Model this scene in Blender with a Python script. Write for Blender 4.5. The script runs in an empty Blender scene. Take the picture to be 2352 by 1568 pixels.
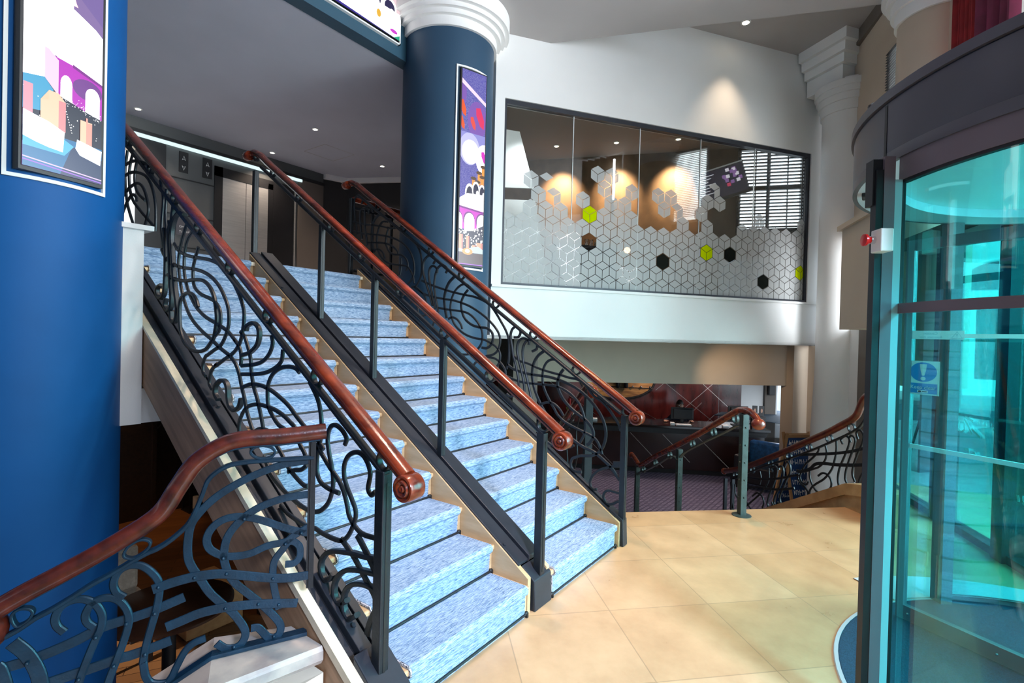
import bpy, bmesh, math, random, json
from mathutils import Vector, Matrix
random.seed(7)
sc = bpy.context.scene
col = sc.collection
PI = math.pi
V = Vector
# ------------------------------------------------------------------ materials
def nt(name):
    m = bpy.data.materials.new(name); m.use_nodes = True
    t = m.node_tree; b = t.nodes['Principled BSDF']
    return m, t, b
def link(t, a, b): t.links.new(a, b)
def pbr(name, c, rough=.5, metal=0., var=.0, scale=6., bump=0., bscale=60., coat=0., stretch=(1, 1, 1), c2=None, spec=None, lo=.35, hi=.65, rot=(0, 0, 0)):
    """principled material with procedural colour variation and bump"""
    m, t, b = nt(name)
    b.inputs['Base Color'].default_value = (*c, 1); b.inputs['Roughness'].default_value = rough
    b.inputs['Metallic'].default_value = metal
    if coat: b.inputs['Coat Weight'].default_value = coat; b.inputs['Coat Roughness'].default_value = .12
    if spec is not None: b.inputs['Specular IOR Level'].default_value = spec
    tc = t.nodes.new('ShaderNodeTexCoord'); mp = t.nodes.new('ShaderNodeMapping'); mp.inputs['Scale'].default_value = stretch; mp.inputs['Rotation'].default_value = rot
    if any(rot): mp.vector_type = 'TEXTURE'; mp.inputs['Scale'].default_value = tuple(1 / q for q in stretch)
    link(t, tc.outputs['Object'], mp.inputs['Vector'])
    if var or c2:
        n = t.nodes.new('ShaderNodeTexNoise'); n.inputs['Scale'].default_value = scale; n.inputs['Detail'].default_value = 6
        link(t, mp.outputs[0], n.inputs['Vector'])
        r = t.nodes.new('ShaderNodeValToRGB'); link(t, n.outputs['Fac'], r.inputs['Fac'])
        d = c2 or tuple(max(0, x * (1 - var)) for x in c)
        r.color_ramp.elements[0].position = lo; r.color_ramp.elements[1].position = hi
        r.color_ramp.elements[0].color = (*d, 1); r.color_ramp.elements[1].color = (*c, 1)
        link(t, r.outputs[0], b.inputs['Base Color'])
    if bump:
        n2 = t.nodes.new('ShaderNodeTexNoise'); n2.inputs['Scale'].default_value = bscale; n2.inputs['Detail'].default_value = 4
        link(t, mp.outputs[0], n2.inputs['Vector'])
        bp = t.nodes.new('ShaderNodeBump'); bp.inputs['Strength'].default_value = bump; bp.inputs['Distance'].default_value = .01
        link(t, n2.outputs['Fac'], bp.inputs['Height']); link(t, bp.outputs[0], b.inputs['Normal'])
    return m
def wood(name, c, c2, rough=.4, scale=3., stretch=(8, 1, 8), coat=0., rot=(0, 0, 0)):
    m = pbr(name, c, rough, c2=c2, scale=scale, stretch=stretch, bump=.08, bscale=12, coat=coat, lo=.3, hi=.7, rot=rot)
    return m
def emit(name, c, s=1.):
    m, t, b = nt(name)
    b.inputs['Base Color'].default_value = (0, 0, 0, 1)
    b.inputs['Emission Color'].default_value = (*c, 1); b.inputs['Emission Strength'].default_value = s
    b.inputs['Roughness'].default_value = .3
    return m
def glass(name, tint, refl=.12, rough=0.02, fres=.30):
    m = bpy.data.materials.new(name); m.use_nodes = True; t = m.node_tree; t.nodes.clear()
    o = t.nodes.new('ShaderNodeOutputMaterial'); tr = t.nodes.new('ShaderNodeBsdfTransparent'); g = t.nodes.new('ShaderNodeBsdfGlossy')
    tr.inputs['Color'].default_value = (*tint, 1); g.inputs['Roughness'].default_value = rough
    mx = t.nodes.new('ShaderNodeMixShader'); lw = t.nodes.new('ShaderNodeLayerWeight'); lw.inputs['Blend'].default_value = .35
    mul = t.nodes.new('ShaderNodeMath'); mul.operation = 'MULTIPLY_ADD'; mul.inputs[1].default_value = fres; mul.inputs[2].default_value = refl
    link(t, lw.outputs['Fresnel'], mul.inputs[0]); link(t, mul.outputs[0], mx.inputs['Fac'])
    link(t, tr.outputs[0], mx.inputs[1]); link(t, g.outputs[0], mx.inputs[2]); link(t, mx.outputs[0], o.inputs['Surface'])
    return m
def film(name, c, clear):
    m = bpy.data.materials.new(name); m.use_nodes = True; t = m.node_tree; t.nodes.clear()
    o = t.nodes.new('ShaderNodeOutputMaterial'); tr = t.nodes.new('ShaderNodeBsdfTransparent'); d = t.nodes.new('ShaderNodeBsdfDiffuse'); d.inputs['Color'].default_value = (*c, 1)
    mx = t.nodes.new('ShaderNodeMixShader'); mx.inputs['Fac'].default_value = clear
    link(t, d.outputs[0], mx.inputs[1]); link(t, tr.outputs[0], mx.inputs[2]); link(t, mx.outputs[0], o.inputs['Surface'])
    return m

M = {}
M['white'] = pbr('white_wall_paint', (.80, .80, .79), .75, var=.03, scale=2, bump=.05, bscale=120)
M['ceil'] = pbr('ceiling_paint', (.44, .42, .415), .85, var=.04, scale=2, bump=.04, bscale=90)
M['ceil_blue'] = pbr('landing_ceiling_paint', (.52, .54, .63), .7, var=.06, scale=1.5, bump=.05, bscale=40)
M['blue'] = pbr('royal_blue_paint', (.003, .085, .285), .55, var=.12, scale=2, bump=.03, bscale=60, spec=.22)
M['slate'] = pbr('slate_blue_paint', (.028, .070, .125), .5, var=.1, scale=2, bump=.03, bscale=60, spec=.3)
M['slate_beam'] = pbr('slate_blue_beam_paint', (.022, .075, .12), .5, var=.1, scale=3, bump=.05)
M['beige'] = pbr('beige_wall_paint', (.52, .43, .34), .8, var=.05, scale=3, bump=.04, bscale=90)
M['taupe'] = pbr('taupe_wall_paint', (.15, .125, .105), .7, var=.06, scale=3)
M['brown_wall'] = pbr('bronze_wallcovering', (.13, .082, .045), .5, metal=.1, var=.35, scale=7, bump=.06, bscale=40)
M['liftwall'] = pbr('grey_lift_panel', (.105, .11, .11), .55, var=.06, scale=3)
M['black'] = pbr('black_paint', (.010, .010, .012), .45, var=.2, scale=4)
M['darkwood'] = wood('dark_bar_wood', (.030, .017, .011), (.012, .008, .006), .4, 4)
M['iron'] = pbr('wrought_iron_paint', (.012, .016, .022), .42, metal=.15, var=.3, scale=14, bump=.12, bscale=70)
M['iron_blue'] = pbr('wrought_iron_blue_grey', (.008, .038, .074), .36, metal=.2, var=.35, scale=16, bump=.15, bscale=80)
M['iron_green'] = pbr('wrought_iron_green_grey', (.045, .065, .062), .4, metal=.15, var=.3, scale=16, bump=.12, bscale=80)
M['steel_ch'] = pbr('charcoal_channel_steel', (.030, .034, .045), .42, metal=.3, var=.15, scale=10, bump=.04)
M['mahog'] = wood('mahogany_handrail', (.28, .038, .009), (.075, .008, .003), .24, 2.2, (9, 1.2, 9), coat=.5)
M['mahog_dk'] = wood('dark_mahogany_handrail', (.14, .019, .009), (.035, .005, .003), .30, 2.2, (9, 9, 9), coat=.4)  # darker copy; on the far rail it paints in the backlit shade
M['oak'] = wood('pale_oak', (.66, .45, .25), (.52, .33, .17), .45, 2.0, (2, 2, 10))
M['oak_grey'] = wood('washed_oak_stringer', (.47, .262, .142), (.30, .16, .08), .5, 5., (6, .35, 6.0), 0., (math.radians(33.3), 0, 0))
M['oak_edge'] = pbr('oak_edge', (.82, .70, .52), .5, var=.1, scale=20)
M['brass_groove'] = pbr('black_inlay', (.01, .006, .005), .5)
M['steel'] = pbr('brushed_steel', (.78, .77, .75), .34, metal=.75, var=.12, scale=3, stretch=(1, 1, 30))
M['chrome'] = pbr('chrome', (.8, .8, .82), .12, metal=1.)
M['silver'] = pbr('grey_aluminium', (.105, .10, .115), .42, metal=.35, var=.05, scale=4)
M['silver_post'] = pbr('grey_post_paint', (.175, .135, .155), .45, metal=0., var=.05, scale=4)
M['rubber'] = pbr('black_rubber', (.008, .008, .01), .5)
M['lightring'] = pbr('pale_metal', (.62, .66, .72), .35, metal=.3)
M['teal_edge'] = pbr('glass_edge', (.32, .55, .58), .2)
M['cream_panel'] = pbr('cream_render', (.82, .76, .62), .7, var=.05)
M['stone'] = pbr('pale_stone_coping', (.50, .45, .40), .5, c2=(.32, .29, .28), scale=9, bump=.12, bscale=25, lo=.32, hi=.6)
M['stone_tan'] = pbr('tan_stone_coping', (.50, .33, .17), .4, c2=(.33, .20, .09), scale=6, bump=.06)
M['red_velvet'] = pbr('red_velvet', (.30, .008, .012), .8, var=.4, scale=6)
M['plum_velvet'] = pbr('plum_velvet', (.16, .008, .045), .75, var=.4, scale=6)
M['lime'] = film('lime_film', (.50, .62, .0), .08)
M['frost'] = film('frosted_film', (.55, .56, .555), .36)
M['darkfilm'] = film('charcoal_film', (.012, .014, .012), .12)
M['glass'] = glass('clear_glass', (.93, .95, .94), .02)
M['teal'] = glass('teal_tinted_glass', (.44, .88, .88), .03, fres=.22)
M['teal2'] = glass('pale_teal_glass', (.80, .96, .97), .02, fres=.2)
M['edge_white'] = pbr('polished_glass_edge', (.75, .8, .8), .2)
M['red'] = pbr('red_plastic', (.62, .012, .012), .3)
M['offwhite'] = pbr('white_plastic', (.80, .79, .74), .35)
M['paper'] = pbr('white_paper', (.85, .85, .85), .6)
M['rest_ceil'] = pbr('restaurant_ceiling', (.30, .25, .22), .8)
M['dark_side'] = pbr('near_black_wall', (.022, .020, .020), .6, var=.2, scale=3)
M['leather'] = pbr('blue_leather', (.02, .10, .26), .32, var=.5, scale=18, bump=.3, bscale=25)
M['blackleather'] = pbr('black_leather', (.008, .008, .01), .35, bump=.2, bscale=30)
M['skin'] = pbr('skin', (.50, .27, .18), .5, var=.08)
M['hair'] = pbr('dark_hair', (.012, .009, .008), .45)
M['navy'] = pbr('navy_cloth', (.015, .02, .04), .8)
M['fabric'] = pbr('beige_upholstery', (.42, .34, .25), .9, var=.25, scale=40, bump=.3, bscale=200)
M['pine'] = wood('natural_pine', (.50, .28, .12), (.40, .20, .08), .5, 3)
M['tabletop'] = wood('walnut_tabletop', (.09, .034, .014), (.045, .016, .008), .3, 2.5, (5, 1, 5), coat=.3)
M['chalkblue'] = pbr('blue_chalkboard', (.012, .06, .20), .6, var=.25, scale=8)
M['barrel'] = pbr('tan_barrel_wood', (.36, .20, .055), .4, c2=(.16, .075, .02), scale=4, stretch=(1, 1, 6))
M['leaf'] = pbr('green_leaf', (.08, .22, .05), .5)
M['amber'] = pbr('orange_petals', (.7, .22, .04), .5)
M['clearjar'] = glass('jar_glass', (.85, .88, .88), .12)
M['sign_blue'] = pbr('sign_blue', (.0, .24, .62), .5)
M['sign_pale'] = film('pale_sign_film', (.80, .86, .84), .05)
M['tarmac'] = pbr('tarmac', (.045, .075, .105), .85, var=.3, scale=3, bump=.2)
M['paving'] = pbr('pavement', (.30, .34, .36), .8, var=.25, scale=3)
M['facade'] = pbr('white_building_render', (.80, .80, .78), .7, var=.04, scale=1)
M['brick_tan'] = pbr('tan_cladding', (.40, .25, .16), .7, var=.2, scale=5)
M['winglass'] = pbr('dark_window_glass', (.03, .075, .085), .5, spec=.2)
M['led'] = emit('white_led', (.72, .95, 1.), .9)
M['tube'] = emit('tube_lamp', (.9, .95, 1.), 9.)
M['lamp'] = emit('warm_lamp', (1., .86, .62), 22.)
M['bulb'] = emit('amber_bulb', (1., .62, .32), 10.)
M['innerlight'] = pbr('white_drum_ceiling', (.85, .87, .9), .5)

def carpet_mat():
    m, t, b = nt('blue_grey_stair_carpet'); b.inputs['Roughness'].default_value = .95; b.inputs['Specular IOR Level'].default_value = .1
    tc = t.nodes.new('ShaderNodeTexCoord'); mp = t.nodes.new('ShaderNodeMapping'); mp.inputs['Scale'].default_value = (26, 230, 230)
    link(t, tc.outputs['Object'], mp.inputs['Vector'])
    n = t.nodes.new('ShaderNodeTexNoise'); n.inputs['Scale'].default_value = 1.; n.inputs['Detail'].default_value = 5; n.inputs['Roughness'].default_value = .75
    link(t, mp.outputs[0], n.inputs['Vector'])
    r = t.nodes.new('ShaderNodeValToRGB'); link(t, n.outputs['Fac'], r.inputs['Fac'])
    e = r.color_ramp.elements
    e[0].position = .30; e[0].color = (.02, .05, .12, 1); e[1].position = .70; e[1].color = (.56, .66, .80, 1)
    x = e.new(.42); x.color = (.15, .24, .40, 1); x = e.new(.53); x.color = (.33, .43, .58, 1)
    link(t, r.outputs[0], b.inputs['Base Color'])
    bp = t.nodes.new('ShaderNodeBump'); bp.inputs['Strength'].default_value = .6; bp.inputs['Distance'].default_value = .006
    link(t, n.outputs['Fac'], bp.inputs['Height']); link(t, bp.outputs[0], b.inputs['Normal'])
    return m
M['carpet'] = carpet_mat()
M['carpet_edge'] = pbr('dark_carpet_binding', (.02, .025, .04), .9, var=.8, c2=(.5, .5, .55), scale=160, lo=.55, hi=.5)
M['mat'] = pbr('blue_entrance_matting', (.02, .06, .12), .95, var=.5, scale=160, bump=.5, bscale=300)

def floor_mat():
    m, t, b = nt('limestone_floor_tiles'); b.inputs['Roughness'].default_value = .22
    tc = t.nodes.new('ShaderNodeTexCoord'); mp = t.nodes.new('ShaderNodeMapping'); mp.inputs['Rotation'].default_value = (0, 0, math.radians(-45)); mp.inputs['Location'].default_value = (-2.826, 1.71, 0)
    link(t, tc.outputs['Object'], mp.inputs['Vector'])
    br = t.nodes.new('ShaderNodeTexBrick'); br.inputs['Scale'].default_value = 1.; br.inputs['Brick Width'].default_value = .6235; br.inputs['Row Height'].default_value = .6235; br.offset = 0
    br.inputs['Mortar Size'].default_value = .0035; br.inputs['Mortar Smooth'].default_value = .3; br.inputs['Bias'].default_value = .0
    br.inputs['Color1'].default_value = (.60, .402, .24, 1); br.inputs['Color2'].default_value = (.52, .325, .175, 1); br.inputs['Mortar'].default_value = (.40, .27, .16, 1)
    link(t, mp.outputs[0], br.inputs['Vector'])
    n = t.nodes.new('ShaderNodeTexNoise'); n.inputs['Scale'].default_value = 3.2; n.inputs['Detail'].default_value = 8; n.inputs['Roughness'].default_value = .62
    link(t, mp.outputs[0], n.inputs['Vector'])
    r = t.nodes.new('ShaderNodeValToRGB'); r.color_ramp.elements[0].position = .3; r.color_ramp.elements[0].color = (.80, .74, .68, 1); r.color_ramp.elements[1].position = .7; r.color_ramp.elements[1].color = (1.08, 1.05, 1.02, 1)
    link(t, n.outputs['Fac'], r.inputs['Fac'])
    mx = t.nodes.new('ShaderNodeMixRGB'); mx.blend_type = 'MULTIPLY'; mx.inputs['Fac'].default_value = 1
    link(t, br.outputs['Color'], mx.inputs[1]); link(t, r.outputs[0], mx.inputs[2]); link(t, mx.outputs[0], b.inputs['Base Color'])
    rr = t.nodes.new('ShaderNodeMapRange'); rr.inputs['To Min'].default_value = .20; rr.inputs['To Max'].default_value = .42
    link(t, n.outputs['Fac'], rr.inputs['Value']); link(t, rr.outputs[0], b.inputs['Roughness'])
    return m
M['floor'] = floor_mat()
def pattern_carpet():
    m, t, b = nt('patterned_reception_carpet'); b.inputs['Roughness'].default_value = .95
    tc = t.nodes.new('ShaderNodeTexCoord'); mp = t.nodes.new('ShaderNodeMapping'); mp.inputs['Rotation'].default_value = (0, 0, math.radians(46))
    link(t, tc.outputs['Object'], mp.inputs['Vector'])
    br = t.nodes.new('ShaderNodeTexBrick'); br.inputs['Scale'].default_value = 1.; br.inputs['Brick Width'].default_value = .105; br.inputs['Row Height'].default_value = .052
    br.inputs['Mortar Size'].default_value = .020; br.inputs['Mortar Smooth'].default_value = 0
    br.inputs['Color1'].default_value = (.36, .33, .42, 1); br.inputs['Color2'].default_value = (.20, .19, .28, 1); br.inputs['Mortar'].default_value = (.055, .045, .085, 1)
    link(t, mp.outputs[0], br.inputs['Vector']); link(t, br.outputs['Color'], b.inputs['Base Color'])
    return m
M['pcarpet'] = pattern_carpet()
def bar_floor():
    m, t, b = nt('dark_oak_floorboards'); b.inputs['Roughness'].default_value = .3
    tc = t.nodes.new('ShaderNodeTexCoord'); mp = t.nodes.new('ShaderNodeMapping'); mp.inputs['Rotation'].default_value = (0, 0, math.radians(30))
    link(t, tc.outputs['Object'], mp.inputs['Vector'])
    br = t.nodes.new('ShaderNodeTexBrick'); br.inputs['Scale'].default_value = 1.; br.inputs['Brick Width'].default_value = 1.1; br.inputs['Row Height'].default_value = .12
    br.inputs['Mortar Size'].default_value = .003; br.inputs['Color1'].default_value = (.20, .085, .030, 1); br.inputs['Color2'].default_value = (.13, .052, .020, 1); br.inputs['Mortar'].default_value = (.03, .012, .006, 1)
    link(t, mp.outputs[0], br.inputs['Vector']); link(t, br.outputs['Color'], b.inputs['Base Color'])
    return m
M['barfloor'] = bar_floor()
def redpanel():
    m = pbr('polished_mahogany_panel', (.085, .014, .012), .2, c2=(.035, .006, .006), scale=3, stretch=(3, 3, .6), coat=.4)
    return m
M['redpanel'] = redpanel()
M['deskwood'] = pbr('dark_desk_veneer', (.028, .009, .007), .25, c2=(.014, .005, .004), scale=3, coat=.3)
M['desktop'] = pbr('black_stone_top', (.012, .011, .012), .12, var=.4, scale=30)
M['inlay'] = pbr('silver_inlay', (.55, .52, .50), .3, metal=.9)

# ------------------------------------------------------------------ geometry helpers
class MB:
    def __init__(s): s.bm = bmesh.new(); s.mats = []
    def mi(s, m):
        if m is None: return 0
        if m not in s.mats: s.mats.append(m)
        return s.mats.index(m)
    def poly(s, pts, m=None):
        f = s.bm.faces.new([s.bm.verts.new(V(p)) for p in pts]); f.material_index = s.mi(m); return f
    def hexa(s, q, m=None):
        v = [s.bm.verts.new(V(p)) for p in q]
        for f in ((0, 3, 2, 1), (4, 5, 6, 7), (0, 1, 5, 4), (1, 2, 6, 5), (2, 3, 7, 6), (3, 0, 4, 7)):
            s.bm.faces.new([v[i] for i in f]).material_index = s.mi(m)
        return s
    def box(s, a, b, m=None):
        x0, y0, z0 = (min(a[i], b[i]) for i in range(3)); x1, y1, z1 = (max(a[i], b[i]) for i in range(3))
        return s.hexa([(x0, y0, z0), (x1, y0, z0), (x1, y1, z0), (x0, y1, z0), (x0, y0, z1), (x1, y0, z1), (x1, y1, z1), (x0, y1, z1)], m)
    def obox(s, o, ex, ey, ez, a, b, m=None):
        """box in the frame (o; ex,ey,ez) from corner a to corner b"""
        o, ex, ey, ez = V(o), V(ex), V(ey), V(ez)
        P = lambda x, y, z: o + ex * x + ey * y + ez * z
        return s.hexa([P(a[0], a[1], a[2]), P(b[0], a[1], a[2]), P(b[0], b[1], a[2]), P(a[0], b[1], a[2]), P(a[0], a[1], b[2]), P(b[0], a[1], b[2]), P(b[0], b[1], b[2]), P(a[0], b[1], b[2])], m)
    def prism(s, poly, d, m=None):
        """closed polygon (3d points) extruded along vector d"""
        d = V(d); a = [s.bm.verts.new(V(p)) for p in poly]; b = [s.bm.verts.new(V(p) + d) for p in poly]; n = len(a); k = s.mi(m)
        s.bm.faces.new(a[::-1]).material_index = k; s.bm.faces.new(b).material_index = k
        for i in range(n): s.bm.faces.new([a[i], a[(i + 1) % n], b[(i + 1) % n], b[i]]).material_index = k
        return s
    def sweep(s, path, sec, nrm=None, m=None, closed=False, cap=True, scale=None):
        """sweep section sec [(b,n)] along path; n axis fixed to nrm when given"""
        P = [V(p) for p in path]; n = len(P); rings = []; k = s.mi(m)
        prevn = None
        for i in range(n):
            if closed: t = (P[(i + 1) % n] - P[i - 1])
            else: t = P[min(i + 1, n - 1)] - P[max(i - 1, 0)]
            if t.length < 1e-9: t = V((0, 0, 1))
            t.normalize()
            if nrm is not None: N = V(nrm)
            else:
                N = prevn if prevn is not None else (V((0, 0, 1)) if abs(t.z) < .9 else V((1, 0, 0)))
            N = N - t * N.dot(t)
            if N.length < 1e-6: N = t.orthogonal()
            N.normalize(); prevn = N
            B = N.cross(t); sc_ = scale[i] if scale else 1.
            rings.append([s.bm.verts.new(P[i] + B * (b * sc_) + N * (c * sc_)) for b, c in sec])
        q = len(sec)
        for i in range(n if closed else n - 1):
            r0, r1 = rings[i], rings[(i + 1) % n]
            for j in range(q): s.bm.faces.new([r0[j], r0[(j + 1) % q], r1[(j + 1) % q], r1[j]]).material_index = k
        if cap and not closed:
            s.bm.faces.new(rings[0][::-1]).material_index = k; s.bm.faces.new(rings[-1]).material_index = k
        return s
    def tube(s, path, r, seg=10, m=None, closed=False, scale=None):
        return s.sweep(path, [(r * math.cos(2 * PI * i / seg), r * math.sin(2 * PI * i / seg)) for i in range(seg)], None, m, closed, True, scale)
    def cyl(s, a, b, r, seg=16, m=None, r2=None):
        return s.tube([a, b], r, seg, m, scale=[1, (r2 / r if r2 is not None else 1)])
    def lathe(s, prof, c, seg=48, m=None, axis='z', a0=0., a1=2 * PI):
        """profile [(r,z)] revolved about c"""
        c = V(c); k = s.mi(m); full = abs(a1 - a0 - 2 * PI) < 1e-6; rings = []
        for i in range(seg if full else seg + 1):
            a = a0 + (a1 - a0) * i / seg; ca, sa = math.cos(a), math.sin(a); rr = []
            for r, z in prof:
                p = {'z': (r * ca, r * sa, z), 'x': (z, r * ca, r * sa), 'y': (r * ca, z, r * sa)}[axis]
                rr.append(s.bm.verts.new(c + V(p)))
            rings.append(rr)
        n = len(rings)
        for i in range(n if full else n - 1):
            r0, r1 = rings[i], rings[(i + 1) % n]
            for j in range(len(prof) - 1):
                s.bm.faces.new([r0[j], r1[j], r1[j + 1], r0[j + 1]]).material_index = k
        return s
    def ball(s, c, r, m=None, sx=1, sy=1, sz=1, seg=16):
        prof = [(max(1e-4, math.sin(PI * i / 10)), -math.cos(PI * i / 10)) for i in range(11)]
        c = V(c); k = s.mi(m); rings = []
        for i in range(seg):
            a = 2 * PI * i / seg
            rings.append([s.bm.verts.new(c + V((q * math.cos(a) * r * sx, q * math.sin(a) * r * sy, z * r * sz))) for q, z in prof])
        for i in range(seg):
            for j in range(10): s.bm.faces.new([rings[i][j], rings[(i + 1) % seg][j], rings[(i + 1) % seg][j + 1], rings[i][j + 1]]).material_index = k
        return s
    def build(s, name, mat=None, parent=None, smooth=False, bevel=0., weld=True):
        if weld: bmesh.ops.remove_doubles(s.bm, verts=s.bm.verts, dist=1e-5)
        bmesh.ops.recalc_face_normals(s.bm, faces=s.bm.faces)
        me = bpy.data.meshes.new(name); s.bm.to_mesh(me); s.bm.free()
        for mm in (s.mats or ([mat] if not isinstance(mat, str) else [M[mat]])): me.materials.append(mm if not isinstance(mm, str) else M[mm])
        o = bpy.data.objects.new(name, me); col.objects.link(o)
        if smooth:
            for p in me.polygons: p.use_smooth = True
            try: me.set_sharp_from_angle(angle=math.radians(38))
            except Exception: pass
        if bevel:
            b = o.modifiers.new('bevel', 'BEVEL'); b.width = bevel; b.segments = 2; b.limit_method = 'ANGLE'; b.angle_limit = math.radians(40)
        if parent is not None: o.parent = parent; o.matrix_parent_inverse = parent.matrix_world.inverted()
        return o
def tag(o, label, cat, group=None, kind=None):
    if label: o['label'] = label
    if cat: o['category'] = cat
    if group: o['group'] = group
    if kind: o['kind'] = kind
    return o
def thing(name, loc, label, cat, group=None, kind=None):
    e = bpy.data.objects.new(name, None); col.objects.link(e); e.location = loc; e.empty_display_size = .1
    e.matrix_world = Matrix.Translation(V(loc))
    return tag(e, label, cat, group, kind)
def struct(o): o['kind'] = 'structure'; return o
def copy_tree(o, parent=None):
    c = o.copy(); col.objects.link(c)
    if parent is not None: c.parent = parent
    for ch in list(o.children): copy_tree(ch, c)
    return c
def smooth_path(p, n=6):
    """Catmull-Rom through 2d/3d points"""
    P = [V(q).to_3d() if len(q) == 2 else V(q) for q in p]
    if len(P) < 3: return P
    out = []; Q = [P[0] * 2 - P[1]] + P + [P[-1] * 2 - P[-2]]
    for i in range(1, len(Q) - 2):
        a, b, c, d = Q[i - 1:i + 3]
        for k in range(n):
            t = k / n
            out.append(.5 * ((2 * b) + (c - a) * t + (2 * a - 5 * b + 4 * c - d) * t * t + (3 * b - a - 3 * c + d) * t ** 3))
    out.append(P[-1]); return out
def rsec(w, t, c=.25):
    a, b = w / 2, t / 2; k = min(w, t) * c
    return [(-a + k, -b), (a - k, -b), (a, -b + k), (a, b - k), (a - k, b), (-a + k, b), (-a, b - k), (-a, -b + k)]
RAIL = [(-.018, -.028), (.018, -.028), (.024, -.016), (.021, -.010), (.021, -.006), (.033, -.002), (.035, .010), (.029, .022), (.016, .030), (-.016, .030), (-.029, .022), (-.035, .010), (-.033, -.002), (-.021, -.006), (-.021, -.010), (-.024, -.016)]
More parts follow.
